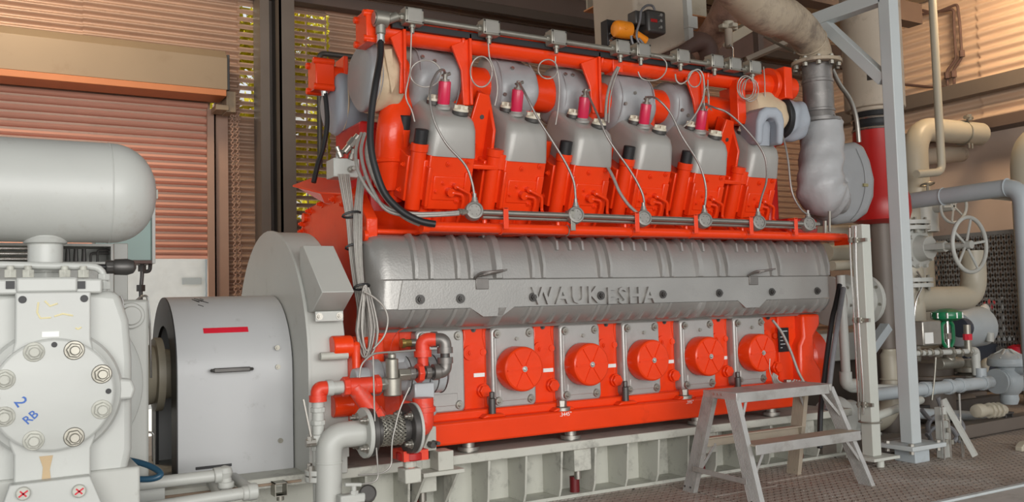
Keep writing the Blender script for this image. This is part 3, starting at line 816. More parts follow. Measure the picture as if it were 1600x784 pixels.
# beam right end fittings
b = B(); b.cyl((4.70, BY + .02, BZ - .0), (5.12, BY + .02, BZ - .0), .085, n=20); b.box(4.92, 5.0, BY - .11, BY + .13, BZ - .11, BZ + .12)
b.cyl((4.86, BY + .02, BZ), (4.90, BY + .02, BZ), .13, n=22); b.box(4.46, 4.54, BY - .10, BY - .02, BZ - .33, BZ - .02); b.box(4.70, 5.22, 4.74, 4.95, 2.53, 2.70)
b.box(4.8, 5.15, BY + .1, BY + .3, 2.46, 2.52); b.box(4.62, 5.2, 4.8, 4.98, 2.30, 2.60)
for i in range(8): b.cyl((4.82 + i * .04, BY + .12, 2.52), (4.82 + i * .04, BY + .12, 2.54), .012, n=6)
b.build('beam_end_fitting', RED, eng, 0.01)
b = B().box(1.70, 1.82, 5.27, 5.43, 2.50, 2.68); b.cyl((1.80, 5.35, 2.60), (2.4, 5.35, 2.60), .065, n=20); b.box(1.88, 1.91, 5.27, 5.43, 2.50, 2.72)
for sy in (5.28, 5.42):
    for sz in (2.51, 2.67): b.cyl((1.685, sy, sz), (1.82, sy, sz), .022, n=12)
b.build('rear_beam', RED, eng, 0.006)
b = B().box(4.7, 5.1, 4.78, 5.3, 1.6, 2.3); b.cyl((4.95, 4.75, 1.62), (4.95, 4.75, 2.25), .03, n=12); b.box(5.0, 5.3, 4.60, 4.78, 1.60, 1.72)
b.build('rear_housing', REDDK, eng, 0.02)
# ================================================================ SKID
sk = thing('engine_skid', (3.4, 4.9, 0), 'long grey steel skid with ribbed side under the red engine', 'skid')
B().box(0.2, 5.35, 4.415, 4.62, .285, .336).build('top_flange', SKID, sk, 0.006)
B().box(0.2, 5.35, 4.62, 5.6, .285, .325).build('deck_plate', SKID, sk)
B().box(0.2, 5.35, 4.64, 4.66, 0, .285).build('web_plate', SKID, sk)
B().box(0.2, 5.35, 4.47, 5.6, 0.001, .02).build('bottom_flange', SKID, sk)
for i in range(19):
    x = 1.78 + .268 / 1.115 * i - .12
    if x > 5.3: break
    b = B().prism([(4.64, .02), (4.47, .02), (4.45, .07), (4.43, .285), (4.64, .285)], x, x + .014); b.build('gusset', SKID, sk, 0.002)
for x in (1.95, 2.96, 3.95, 4.86):
    B().box(x, x + .12, 4.44, 4.58, .155, .285).build('jacking_block', SKID, sk, 0.005)
    b = B(); b.cyl((x + .06, 4.50, .10), (x + .06, 4.50, .16), .022, n=12); b.build('jacking_screw', STEEL, sk)
    B().cyl((x + .055, 4.53, .02), (x + .055, 4.53, .11), .03, n=16).build('red_jack_pad', MAROON, sk)
# bracket shelf beside the flexible pipe
b = B().box(1.93, 2.17, 4.30, 4.46, .262, .285); b.box(2.02, 2.11, 4.31, 4.42, .285, .385); b.box(1.90, 1.97, 4.40, 4.46, .285, .50); b.build('bracket_shelf', SKID, sk, 0.004)
b = B().prism([(4.30, .262), (4.46, .262), (4.46, .08)], 1.93, 1.945); b.cut().prism([(4.30, .262), (4.46, .262), (4.46, .08)], 2.12, 2.135); b.builds('bracket_gusset', SKID, sk)
b = B(); b.prism([(1.955, .385), (2.015, .51), (2.04, .51), (2.04, .385)], 4.37, 4.44, d=YA, u=XA, v=ZA); b.build('bracket_post', SKID, sk, 0.004)
b = B(); b.cyl((2.0, 4.32, .42), (2.0, 4.38, .42), .018, n=6); b.cyl((2.02, 4.30, .43), (2.02, 4.38, .43), .010, n=12); b.build('bracket_bolt', DKSTEEL, sk)

# ================================================================ FLYWHEEL GUARD
fg = thing('flywheel_guard', (1.54, 5.1, .32), 'tall arched pale grey guard over the flywheel at the engine end', 'guard')
CYG, CZG, RG = 5.11, .86, .73
def arch(r, n=28, zb=.32, cy=CYG, cz=CZG):
    return [(cy - r, zb)] + [(cy - r * math.cos(math.pi * i / n), cz + r * math.sin(math.pi * i / n)) for i in range(n + 1)] + [(cy + r, zb)]
b = B().prism(arch(RG), 1.36, 1.552)
b.build('guard_shell', GREY, fg, 0.006, sharp=30)
b = B().prism(arch(RG + .008), 1.352, 1.366); b.build('rim_strip', GREY, fg, sharp=30)
def q2(px, py, Y): p = PY(px, py, Y); return (p.y, p.z)
pA, pD, pF = PY(505, 385, 4.50), PY(515, 456, 4.18), PY(500, 488, 4.36)
b = B().prism([(4.56, pA.z), (4.50, pA.z + .004), (4.20, pD.z + .0), (4.36, pF.z + .005), (4.55, pF.z)], 1.372, 1.535); b.build('breather_box', GREY, fg, 0.004)
b = B().box(1.385, 1.53, 4.352, 4.362, pF.z - .045, pF.z + .005); b.build('box_flange', GREY, fg, 0.002)
b = B()
for x in (1.405, 1.51): b.cut().hexbolt((x, 4.352, pF.z - .02), -YA, .012, .012)
b.builds('guard_bolt', STEEL, fg)
b = B()
for px, py in ((470, 398), (478, 425), (484, 470), (487, 560), (488, 640), (489, 700)):
    p = PX(px - 4, py, 1.36); b.cut().hexbolt(p, -XA, .010, .010)
hz = PY(500, 557, 4.33).z
b = B().cyl((1.40, 4.33, hz), (1.54, 4.33, hz), .020, n=16); b.build('grab_rod', SKID, fg)
B().box(1.545, 1.56, 4.38, 4.46, .40, .95).build('guard_edge', GREY, fg, 0.003)

# ================================================================ COUPLING GUARD
cg = thing('coupling_guard', (1.05, 5.03, .30), 'low rounded grey coupling guard with red tape and black handle', 'guard')
CYC, CZC, RC = 5.02, .83, .40
o_ = arch(RC, 24, .30, CYC, CZC); i_ = list(reversed(arch(RC - .012, 24, .30, CYC, CZC)))
b = B()
def shell_strip(bld, x0, x1, ro, ri, zb=.30):
    oo = arch(ro, 24, zb, CYC, CZC); ii = arch(ri, 24, zb, CYC, CZC); n = len(oo)
    vs = [V(x, y, z) for x in (x0, x1) for L_ in (oo, ii) for y, z in L_]
    fs = []
    for k in range(n - 1):
        fs += [(k, k + 1, 2 * n + k + 1, 2 * n + k), (n + k + 1, n + k, 3 * n + k, 3 * n + k + 1), (k + 1, k, n + k, n + k + 1), (2 * n + k, 2 * n + k + 1, 3 * n + k + 1, 3 * n + k)]
    fs += [(0, 2 * n, 3 * n, n), (n - 1, 2 * n - 1, 4 * n - 1, 3 * n - 1)]
    return bld.add(vs, fs)
shell_strip(b, .78, 1.345, RC, RC - .008)
b.build('guard_shell', GUARD, cg, sharp=30)
b = B(); shell_strip(b, .775, .79, RC - .001, RC - .15); b.build('end_ring', BLACK, cg, sharp=30)  # ring coloured near black for the shade in the guard's open end
b = B().box(1.10, 1.20, 4.80, 5.2, .35, .70); b.cyl((.92, CYC, .83), (1.34, CYC, .83), .37, n=26); b.cyl((.95, CYC, .83), (1.05, CYC, .83), .23, n=26); b.build('coupling', BLACK, cg)  # black coupling enlarged to paint in the shade inside the guard
b = B()
z0 = PY(362, 577, 4.60).z
b.tube(fillet_path([PY(331, 579, 4.615), PY(331, 579, 4.575), PY(394, 576, 4.575), PY(394, 576, 4.615)], .015), .0085, 10)
b.bar(PY(334, 579, 4.572), PY(391, 576, 4.572), .02, .022); b.build('handle', DKSTEEL, cg, 0.004)
# red tape patch laid on the curve
a0, a1 = R(38), R(31)
def onarc(x, a, r): return V(x, CYC - r * math.cos(a), CZC + r * math.sin(a))
def tape(x0, x1, a0, a1, name, m, r=RC + .0015):
    rows = [[onarc(x0 + (x1 - x0) * i / 8, a0 + (a1 - a0) * j / 3, r) for i in range(9)] for j in range(4)]
    return B().sheet(rows).build(name, m, cg)
zt = PY(320, 494, 4.68).z
tape(PY(318, 497, 4.68).x, PY(388, 495, 4.68).x, R(36), R(31.5), 'red_tape', REDMARK)
b = B()
for px, py in ((433, 543), (434, 573), (438, 688)):
    p = PY(px, py, 4.62); b.cut(); b.cyl(p, p - YA * .008, .013, n=14); b.cyl(p, p - YA * .014, .007, n=8)
b.builds('guard_bolt', GALV, cg)
p0 = PY(307, 738, 4.60); p1 = PY(363, 727, 4.60)
b = B().box(p0.x, p1.x, 4.612, 4.622, p0.z + .01, p1.z + .008); b.build('cut_slot', BLACK, cg)
rnd = random.Random(3); b = B()
for i in range(12):
    x = .90 + rnd.random() * .06; a = R(62 + rnd.random() * 14)
    b.tube([onarc(x, a, RC + .001), onarc(x + .006 + rnd.random() * .02, a - .05, RC + .001)], .0022, 5)
b.build('scratch_mark', DKSTEEL, cg)

# ================================================================ COMPRESSOR CYLINDER
cp = thing('compressor_cylinder', (.2, 3.95, .3), 'pale grey compressor cylinder with a round bolted end cover', 'compressor')
DC = PY(85, 617, 3.60); dx, dz = DC.x, DC.z
def cpoly(pts, Y): return [(p.x - dx, p.z - dz) for p in (PY(a, c, Y) for a, c in pts)]
half = [(142, 452), (185, 456), (200, 500), (205, 560), (205, 700), (195, 745), (142, 768)]
ph = cpoly(half, 3.78); xm = 0
poly = ph + [(-x, z) for x, z in reversed(ph)]
b = B().prism(poly, 3.74, 4.26, (dx, 0, dz), XA, ZA, YA); b.build('cylinder_body', GREYW, cp, 0.03, 3)
pl = cpoly([(142, 455), (142, 530), (150, 560), (150, 680), (142, 700), (142, 790)], 3.66)
b = B().prism(pl + [(-x, z) for x, z in reversed(pl)], 3.66, 3.76, (dx, 0, dz), XA, ZA, YA); b.build('front_plate', GREYW, cp, 0.006)
b = B().lathe((dx, 3.76, dz), -YA, [(.235, 0), (.235, .07), (.225, .085), (.205, .095)], 56); b.build('boss_ring', GREYW, cp, sharp=20)
b = B().lathe((dx, 3.66, dz), -YA, [(.200, 0), (.200, .036), (.194, .042), (.19, .043)], 60); b.build('end_cover', GREYW, cp)
ec = bpy.data.objects['end_cover']
for i in range(8):
    a = R(22.5 + 45 * i); p = V(dx + .168 * math.cos(a), 3.617, dz + .168 * math.sin(a))
    b = B().cyl(p, p - YA * .006, .035, n=20); b.cyl(p, p - YA * .026, .028, n=6, ph=a); b.cyl(p, p - YA * .045, .017, n=14)
    b.build('cover_nut', GALV if i in (0, 1, 6) else SKID, ec, 0.003)
for a in (0, 90, 180):
    p = V(dx + .178 * math.cos(R(a)), 3.618, dz + .178 * math.sin(R(a))); B().cyl(p, p - YA * .003, .010, n=12).build('tapped_hole', BLACK, ec)
for s_ in (-1, 1):
    p = V(dx + s_ * .100, 3.661, PY(34, 468, 3.66).z); B().cyl(p, p - YA * .004, .0135, n=14).build('bolt_hole', BLACK, cp)
p = PY(79, 522, 3.655); B().box(p.x - .028, p.x + .028, 3.655, 3.661, p.z - .010, p.z + .010).build('maker_label', WHITE, cp)
# chalk marks
rnd = random.Random(5); b = B()
for a in ([(60, 472), (58, 488), (63, 497), (80, 496)], [(70, 470), (78, 478), (90, 474)], [(85, 494), (98, 490), (114, 493)], [(118, 512), (122, 514), (127, 511)]):
    b.tube([PY(x, y, 3.659) for x, y in a], .0035, 6)
b.build('chalk_mark', YELLOW, cp)
pz = PY(32, 628, 3.6155); text_mesh('marker_writing', '2', .055, BLUEINK, cp, (pz.x, 3.6155, pz.z), V(.5, 0, -.85), V(.85, 0, .5), .0006, .0005)
pz = PY(48, 652, 3.6155); text_mesh('marker_writing', 'RB', .042, BLUEINK, cp, (pz.x, 3.6155, pz.z), V(.75, 0, .65), V(-.65, 0, .75), .0006, .0005)
b = B(); p = PY(72, 712, 3.658); b.prism([(-.022, 0), (.022, 0), (.012, -.05), (.016, -.09), (-.014, -.095), (-.010, -.04)], 0, .002, (p.x, 3.657, p.z), XA, ZA, YA)
b.build('rust_stain', mat('rust_stain', (0.50, 0.37, 0.22), 0.7), cp)
lg = cpoly([(175, 590), (205, 592), (211, 607), (206, 623), (175, 625)], 3.70)
b = B().prism(lg, 3.68, 3.76, (dx, 0, dz), XA, ZA, YA); b.build('side_lug', GREYW, cp, 0.01)
b = B().lathe((dx, 4.26, dz - .02), YA, [(.36, 0), (.385, .01), (.385, .07), (.36, .09)], 60); b.build('rear_flange', GREYW, cp, 0.004)
for i in range(-4, 5):
    a = R(i * 14); p = V(dx + .375 * math.cos(a), 4.35, dz - .02 + .375 * math.sin(a)); B().cyl(p, p + YA * .05, .020, n=6).build('flange_nut', GREY, cp, 0.002)
# top valve cover block, studs, neck
tz = PY(70, 455, 3.70).z; tz2 = PY(70, 434, 3.70).z
b = B().box(dx - .19, dx + .165, 3.70, 3.98, tz - .01, tz2 - .004); b.build('valve_cover', GREYW, cp, 0.008)
b = B().prism([(-.10, 0), (.10, 0), (.10, .055), (-.10, .055)], 0, .25, (dx - .02, 3.685, tz - .004), XA, ZA, YA); b.build('cover_block', GREYW, cp, 0.008)
for px in (16, 127):
    p = PY(px, 445, 3.692); B().box(p.x - .014, p.x + .014, 3.692, 3.71, p.z - .014, p.z + .014).build('lifting_hole', BLACK, cp)
for px, m_ in ((16, GALV), (44, RUST), (101, RUST), (130, GALV)):
    p = PY(px, 434, 3.76); b = B().cyl(p, p + ZA * .03, .022, n=6); b.cyl(p, p + ZA * .045, .013, n=10); b.build('cover_stud', SKID, cp, 0.002)
# foot bracket at the bottom with two bolts
ft = cpoly([(15, 757), (140, 742), (165, 800), (-10, 830)], 3.62)
b = B().prism(ft, 3.60, 3.66, (dx, 0, dz), XA, ZA, YA); b.build('foot_plate', GREYW, cp, 0.005)
for px, py in ((36, 770), (123, 766)):
    p = PY(px, py, 3.60); b = B().cyl(p, p - YA * .02, .023, n=18); o = b.build('foot_bolt', SKID, cp, 0.004)
    b = B(); b.obox(p - YA * .021, V(.014, 0, .010), V(-.0016, 0, .0022), V(0, .0008, 0)); b.obox(p - YA * .021, V(.010, 0, -.010), V(.0018, 0, .0018), V(0, .0008, 0)); b.build('red_cross', REDMARK, cp)
B().box(dx - .3, dx + .3, 3.72, 4.35, 0.0, dz - .30).build('support_pedestal', GREY, cp, 0.01)
# crosshead guide behind
b = B().box(dx - .25, dx + .42, 4.35, 4.75, .35, 1.21); b.cyl((dx + .40, 4.42, 1.12), (dx + .425, 4.42, 1.12), .06, n=22)
b.build('crosshead_guide', GREY, cp, 0.02)
p = PY(205, 493, 4.32); b = B().cyl((p.x, 4.32, p.z), (p.x, 4.37, p.z), .058, n=26); b.cyl((p.x, 4.30, p.z), (p.x, 4.34, p.z), .042, n=22); b.build('guide_plug', GREY, cp, 0.004)
# crankcase and drive hub next to the coupling
ck = thing('crank_housing', (.25, 5.1, .3), 'grey compressor crank frame with beige drive hub beside the coupling guard', 'compressor frame')
B().box(-.6, .50, 4.76, 5.6, .30, 1.22).build('frame_body', GREY, ck, 0.03)
b = B().lathe((.50, 5.0, .83), XA, [(.26, 0), (.26, .03), (.22, .05), (.17, .14), (.15, .22), (.19, .225), (.19, .26), (.13, .27), (.12, .40)], 32); b.build('drive_hub', mat('dark_beige_casting', (.27, .24, .18), .5, 0, .12, 8, .3), ck)
b = B()
for i in range(8):
    a = R(45 * i + 10); p = V(.53, 5.0 + .22 * math.cos(a), .83 + .22 * math.sin(a)); b.cut().hexbolt(p, XA, .02, .03)
b.builds('hub_bolt', GALV, ck)
b = B().tube(fillet_path([PY(212, 470, 4.7), PY(222, 462, 4.7), PY(230, 462, 4.7), PY(234, 500, 4.7), PY(236, 590, 4.72)], .02), .0055, 8); b.build('drain_tube', BRIGHT, ck)
b = B().tube(fillet_path([PY(192, 497, 4.2), PY(192, 470, 4.2), PY(188, 462, 4.2)], .02), .005, 8); b.build('lube_tube', BRIGHT, cp)
b = B().tube(fillet_path([PY(222, 675, 4.6), PY(240, 675, 4.6), PY(241, 730, 4.6)], .02), .005, 8); b.build('lube_tube', BRIGHT, ck)

# ================================================================ PULSATION BOTTLE
BYY = 3.92
ctr = PY(150, 301, BYY); pe = PY(243, 300, BYY)
rB = (PY(150, 222, BYY).z - PY(150, 380, BYY).z) / 2 * .985
pb = thing('pulsation_bottle', (dx, BYY, ctr.z - rB), 'big horizontal off-white pressure bottle standing on the compressor cylinder', 'tank')
profb = [(rB * .02, pe.x)] ; L_ = .17
n_ = 14; pp = []
for i in range(n_ + 1):
    a = math.pi / 2 * i / n_; pp.append((max(.002, rB * math.sin(a) ** .9), pe.x - L_ * (1 - math.cos(a))))
pp = pp + [(rB, -1.6)]
b = B().lathe((0, BYY, ctr.z), XA, [(r_, t_) for r_, t_ in reversed(pp)], 64); b.build('bottle_shell', GREYW, pb, sharp=60)
b = B().torus((pe.x - L_ - .01, BYY, ctr.z), XA, rB - .001, .0035, 64, 6); b.build('weld_seam', GREYW, pb)
b = B().box(pe.x - .003, pe.x + .006, BYY - .03, BYY + .03, ctr.z - .02, ctr.z + .02); b.build('end_boss', SKID, pb, 0.004)
zb = ctr.z - rB
nx = PY(71, 385, BYY).x
b = B().lathe((nx, BYY, zb + .02), -ZA, [(.09, 0), (.075, .025), (.062, .03), (.062, .14)], 30); b.cyl((nx, BYY, tz2), (nx, BYY, zb - .02), .056, n=6)
b.build('outlet_neck', GREYW, pb, 0.003)

# thermowell, pipe and small fittings on the valve cover
lp = thing('white_lube_pipe', PY(150, 440, 3.80), 'white horizontal pipe with vertical fittings lying over the valve cover', 'pipe')
b = B().tube(fillet_path([PY(-30, 413, 3.80), PY(162, 417, 3.80), PY(162, 456, 3.80)], .05), .014, 14); b.build('pipe', GREYW, lp)
p = PY(162, 440, 3.80)
b = B().cyl(p - ZA * .03, p, .026, n=6); b.cyl(p + ZA * .005, p + ZA * .03, .024, n=6); b.build('union_nut', GREYW, lp, 0.002)
sv = thing('black_conduit_fitting', PY(195, 418, 3.95), 'black bulbous conduit fitting beside the white pipe', 'fitting')
c = PY(190, 417, 3.95)
b = B().lathe(c - V(.04, 0, 0), XA, [(.02, 0), (.032, .015), (.034, .06), (.026, .085), (.008, .095)], 18); b.cyl(c - V(.06, 0, 0), c - V(.03, 0, 0), .028, n=8); b.build('body', DKSTEEL, sv, 0.004)
b = B().cyl(c - V(.30, 0, 0), c - V(.05, 0, 0), .012, n=12); b.build('conduit', BLACK, sv)
# bright lubricator tubes and rack behind the neck
lr = thing('lubricator_rack', (.1, 4.75, 1.30), 'bright tubes and small pump rack glimpsed under the pressure bottle', 'lubricator')
pz = PY(175, 405, 4.75); pt = PY(175, 386, 4.75); pl_ = PY(95, 386, 4.75)
b = B().box(-.6, pz.x, 4.90, 4.92, pz.z - .02, pt.z); b.box(-.6, pz.x, 4.70, 4.92, pt.z, pt.z + .012); b.box(-.6, pz.x, 4.70, 4.92, 1.20, pz.z - .015); b.box(pz.x - .01, pz.x, 4.70, 4.92, pz.z - .02, pt.z)
b.build('rack_frame', GREY, lr)
b = B()
for i in range(3): b.cut().cyl((-.6, 4.74, pz.z - .0 + i * .025), (pl_.x, 4.74, pz.z - .0 + i * .025), .010, n=12)
b.builds('oil_tube', BRIGHT, lr)
b = B()
for i in range(3): b.cut().cyl((pl_.x + .03 + i * .035, 4.76, pz.z - .01), (pl_.x + .03 + i * .035, 4.76, pz.z + .05), .012, .009, n=10)
for i in range(2): b.cut().tube(fillet_path([(pl_.x + .13 + i * .03, 4.76, pz.z - .02), (pl_.x + .13 + i * .03, 4.76, pz.z + .03 + i * .015), (pz.x - .01, 4.76, pz.z + .03 + i * .015)], .015), .006, 8)
b.builds('pump_element', DKSTEEL, lr)
gp = PY(188, 470, 5.0); gt = PY(188, 380, 5.0)
b = B().box(PY(178, 400, 5.0).x, PY(200, 400, 5.0).x, 5.0, 5.1, 1.2, gt.z); b.build('grey_upright', GREY, None, 0.004, label='plain grey upright plate between pressure bottle and teal panel', cat='upright')
# teal cabinet behind the bottle
t0 = PY(190, 412, 6.0); t1 = PY(241, 330, 6.0)
tc_ = thing('teal_panel', V((t0.x + t1.x) / 2, 6.0, t0.z), 'teal-green panel box with white edge hanging behind the pressure bottle', 'panel box')
B().box(t0.x - .15, t1.x - .02, 5.98, 6.2, t0.z + .02, t1.z + .2).build('box_body', TEAL, tc_, 0.004)
b = B().box(t1.x - .02, t1.x, 5.95, 6.2, t0.z, t1.z + .2); b.build('white_edge', GREYW, tc_, 0.002)
b = B().box(t0.x - .15, t1.x - .02, 5.96, 6.2, t0.z, t0.z + .02); b.build('bottom_lip', RUST, tc_)
b = B(); a0 = PY(222, 412, 6.05); a1 = PY(220, 470, 6.05)
b.tube(fillet_path([a0, PY(222, 430, 6.05), PY(220, 452, 6.05), a1, V(a1.x, 6.05, .0)], .02), .012, 10); b.cyl(PY(220, 455, 6.05), PY(220, 445, 6.05), .028, n=6); b.cyl(PY(222, 424, 6.05), PY(222, 414, 6.05), .024, n=8)
b.tube(fillet_path([PY(222, 424, 6.05), PY(234, 424, 6.05), PY(235, 412, 6.05)], .02), .012, 8)
b.build('drain_piping', DKSTEEL, tc_)
# blue hose
b = B().tube(smooth_path([PY(150, 716, 4.15), PY(195, 718, 4.12), PY(232, 727, 4.06), PY(251, 740, 4.0), PY(236, 748, 4.0), PY(195, 748, 4.04), PY(150, 749, 4.1)], 6), .013, 12)
b.build('blue_hose', HOSEB, None, label='dark blue rubber hose looped beside the compressor foot', cat='hose')
# drain pipes at the bottom
dp = thing('drain_pipe', PY(350, 770, 4.2), 'pale grey drain pipe with two elbows low before the coupling guard', 'pipe')
b = B().tube(fillet_path([PY(120, 768, 4.25), PY(352, 741, 4.2), PY(354, 775, 4.2)], .03), .027, 16); b.build('upper_run', GREY, dp)
b = B(); c = PY(349, 742, 4.2)
b.cyl(PY(334, 743, 4.2), PY(346, 741, 4.2), .035, n=18); b.cyl(PY(353, 752, 4.2), PY(353, 762, 4.2), .036, n=18); b.lathe(c + V(.006, 0, .012), ZA, [(.005, -.036), (.025, -.03), (.036, 0), (.028, .022), (.006, .03)], 18); b.build('elbow', GREY, dp, 0.004)
b = B().tube([PY(150, 806, 4.1), PY(388, 769, 4.1)], .027, n=16); b.build('lower_run', GREY, dp)
b = B().cyl(PY(386, 769, 4.1), PY(402, 767, 4.1), .037, n=18); b.cyl(PY(378, 771, 4.1), PY(390, 769, 4.1), .033, n=18); b.build('end_fitting', GREY, dp, 0.006)
b = B().tube([PY(366, 746, 4.45), PY(392, 766, 4.12)], .024, 14); b.build('branch', GREY, dp)
b = B().tube([PY(330, 752, 4.42), PY(345, 775, 4.2)], .024, 14); b.build('branch', GREY, dp)
pbx = thing('pale_support_box', PZ(240, 784, .2), 'plain pale box support under the drain pipe', 'support')
p0 = PY(217, 762, 4.3); p1 = PY(258, 758, 4.3)
B().box(p0.x, p1.x, 4.30, 4.42, 0.0, p1.z).build('box', GREYW, pbx, 0.004)
p0 = PY(365, 745, 4.42); p1 = PY(470, 741, 4.42)
b = B().box(.5, p1.x, 4.405, 4.62, .30, .312); b.build('rusty_shelf_plate', mat('rusty_plate', (0.33, 0.24, 0.17), .7, 0, .2, 8, .4, (0.5, .45, .38)), sk, 0.002)
p = PY(436, 762, 4.38); b = B()
for dz_, th in ((-.03, .004), (.03, .004)): b.box(p.x - .03, p.x + .03, 4.34, 4.42, p.z + dz_ - th, p.z + dz_)
b.box(p.x - .03, p.x - .026, 4.34, 4.42, p.z - .03, p.z + .03); b.box(p.x + .026, p.x + .03, 4.34, 4.42, p.z - .03, p.z + .03); b.cyl((p.x, 4.36, p.z - .055), (p.x, 4.36, p.z - .03), .018, n=10)
b.build('tube_lug', GALV, sk)

# ================================================================ FRONT PIPING
FP = 4.05
wp = thing('jacket_water_pipe', PY(515, 784, FP), 'large pale grey bent pipe with flanges and braided flexible joint', 'pipe')
cA = PY(566, 676, FP); cE = PY(648, 664, FP)
b = B().tube(fillet_path([V(cA.x, FP, cA.z), V(PY(514, 676, FP).x, FP, cA.z), V(PY(512, 800, FP).x, FP, 0.05)], .17, 12), .060, 26)
b.torus(PY(514, 722, FP), ZA, .060, .004, 26, 6); b.build('bent_pipe', GREY, wp, sharp=60)
def flange(name, x, m, r=.118, th=.022, face=-1, nb=4):
    f = B().lathe((x, FP, cA.z), XA, [(r - .003, 0), (r, .003), (r, th - .003), (r - .003, th)], 36).build(name, m, wp)
    for i in range(nb):
        a = R(45 + 360 / nb * i); p = V(x if face < 0 else x + th, FP + math.cos(a) * r * .78, cA.z + math.sin(a) * r * .78)
        q = B().cyl(p, p + XA * face * .006, .023, n=16); q.cyl(p, p + XA * face * .022, .018, n=6); q.cyl(p, p + XA * face * .036, .010, n=10); q.build('flange_bolt', STEEL, f, 0.002)
    return f
flange('pale_flange', cA.x + .0, GREY)
B().cyl((cA.x + .024, FP, cA.z), (cA.x + .05, FP, cA.z), .112, n=36).build('black_flange', DKSTEEL, wp, 0.004)
bx0, bx1 = cA.x + .05, cE.x - .045
b = B(); b.lathe((bx0, FP, cA.z), XA, [(.072, 0), (.072, .03), (.066, .032)] + [(.064 + .003 * math.sin(i * 1.2), .032 + (bx1 - bx0 - .064) * i / 30) for i in range(31)] + [(.072, bx1 - bx0 - .03), (.072, bx1 - bx0)], 30)
b.build('flexible_joint', DKSTEEL, wp)
b = B()
for sgn in (-1, 1):                       # woven braid strands round the joint
    for i in range(22):
        pts = []
        for j in range(17):
            t_ = j / 16; a = 2 * math.pi * i / 22 + sgn * t_ * 1.5
            pts.append(V(bx0 + .03 + (bx1 - bx0 - .06) * t_, FP + math.cos(a) * (.0685 + .002 * sgn * math.sin(j * 1.57)), cA.z + math.sin(a) * (.0685 + .002 * sgn * math.sin(j * 1.57))))
        b.tube(pts, .0042, 5)
b.build('wire_braid', GALV, wp, kind='stuff')
flange('black_flange', bx1, DKSTEEL, .120, .03, -1)
B().cyl((bx1 + .032, FP, cA.z), (bx1 + .045, FP, cA.z), .122, n=36).build('gasket_ring', GREY, wp)
ri = thing('red_water_inlet', V(cE.x + .03, FP + .03, .3), 'short chipped red riser pipe behind the black flange', 'pipe')
b = B().tube(fillet_path([V(bx1 + .04, FP + .005, cA.z), V(cE.x + .055, FP + .02, cA.z), V(cE.x + .055, FP + .02, PY(660, 622, FP).z)], .06), .052, 20)
c = V(cE.x + .055, FP + .02, PY(660, 640, FP).z); b.cyl(c - ZA * .012, c + ZA * .012, .062, n=24)
b.cyl((cE.x + .0, FP + .06, .33), (cE.x + .0, FP + .06, cA.z - .08), .02, n=18); b.box(cE.x - .06, cE.x + .07, FP, FP + .14, cA.z - .16, cA.z - .11)
b.build('riser', REDPIPE, ri, 0.006); b = B().cyl((cE.x + .0, FP + .06, .40), (cE.x + .0, FP + .06, cA.z - .12), .07, n=18); b.build('lower_socket', REDDK, ri, 0.006)
b = B().box(cE.x - .045, cE.x + .04, FP + .02, FP + .12, .29, .36); b.cyl((cE.x, FP + .07, .36), (cE.x, FP + .07, .40), .035, n=6); b.build('foot_block', SKID, ri, 0.006)
# small bore line
sb = thing('small_bore_line', PY(497, 784, 4.10), 'slim grey riser with valve, red elbow and red strainer', 'pipe')
SY = 4.10
def Q(px, py): return PY(px, py, SY)
xr = Q(497, 650).x
b = B().cyl((xr, SY, .10), (xr, SY, Q(497, 615).z), .028, n=18); b.build('riser', GREY, sb)
b = B()
for py, r_ in ((640, .036), (660, .036), (700, .034), (690, .042)):
    z_ = Q(497, py).z; b.cyl((xr, SY, z_ - .012), (xr, SY, z_ + .012), r_, n=8)
b.box(xr - .042, xr + .042, SY - .04, SY + .04, Q(497, 694).z, Q(497, 678).z); b.build('ball_valve', GREY, sb, 0.004)
b = B(); zv = Q(497, 688).z
b.bar((xr - .05, SY - .05, zv + .02), (xr - .085, SY - .05, zv + .20), .006, .014, YA); b.cyl((xr - .03, SY - .05, zv), (xr - .075, SY - .05, zv), .018, n=8); b.cyl((xr - .055, SY - .05, zv - .01), (xr - .055, SY - .05, zv + .03), .016, n=6)
b.build('valve_lever', STEEL, sb)
b = B()
for py in (747, 737): z_ = Q(493, py).z; b.cyl((xr, SY, z_ - .012), (xr, SY, z_ + .012), .065, n=22)
b.build('small_flange', GREY, sb, 0.003)
b = B()
for ax_, ay_ in ((-.045, -.03), (.03, -.045), (.045, .03), (-.03, .045)):
    z_ = Q(493, 732).z; b.cut().cyl((xr + ax_, SY + ay_, z_ - .05), (xr + ax_, SY + ay_, z_ + .02), .013, n=6)
b.builds('flange_bolt', STEEL, sb)
ze = Q(497, 607).z
b = B().tube(fillet_path([V(xr, SY, ze - .045), V(xr, SY, ze), V(xr + .05, SY, ze)], .045, 8), .034, 18); b.cyl(V(xr, SY, ze - .06), V(xr, SY, ze - .03), .041, n=20); b.build('red_elbow', REDPIPE, sb)
b = B().cyl((xr + .045, SY, ze), (xr + .14, SY, ze), .030, n=18); b.cyl((xr + .04, SY, ze), (xr + .07, SY, ze), .038, n=20); b.build('nipple', GREY, sb)
b = B().cyl((xr + .13, SY, ze), (xr + .30, SY, ze), .040, n=20); b.cyl((xr + .12, SY, ze), (xr + .15, SY, ze), .048, n=8); b.cyl((xr + .275, SY, ze), (xr + .305, SY, ze), .048, n=8)
b.cyl((xr + .18, SY, ze), (xr + .27, SY - .02, ze - .14), .042, n=18); b.cyl((xr + .26, SY - .018, ze - .125), (xr + .285, SY - .022, ze - .165), .050, n=8); b.build('red_strainer', REDPIPE, sb, 0.004)
b = B().cyl((xr + .30, SY, ze), (xr + .36, SY, ze), .026, n=16); b.cyl((xr + .325, SY, ze), (xr + .345, SY, ze), .033, n=8); b.build('steel_nipple', STEEL, sb)
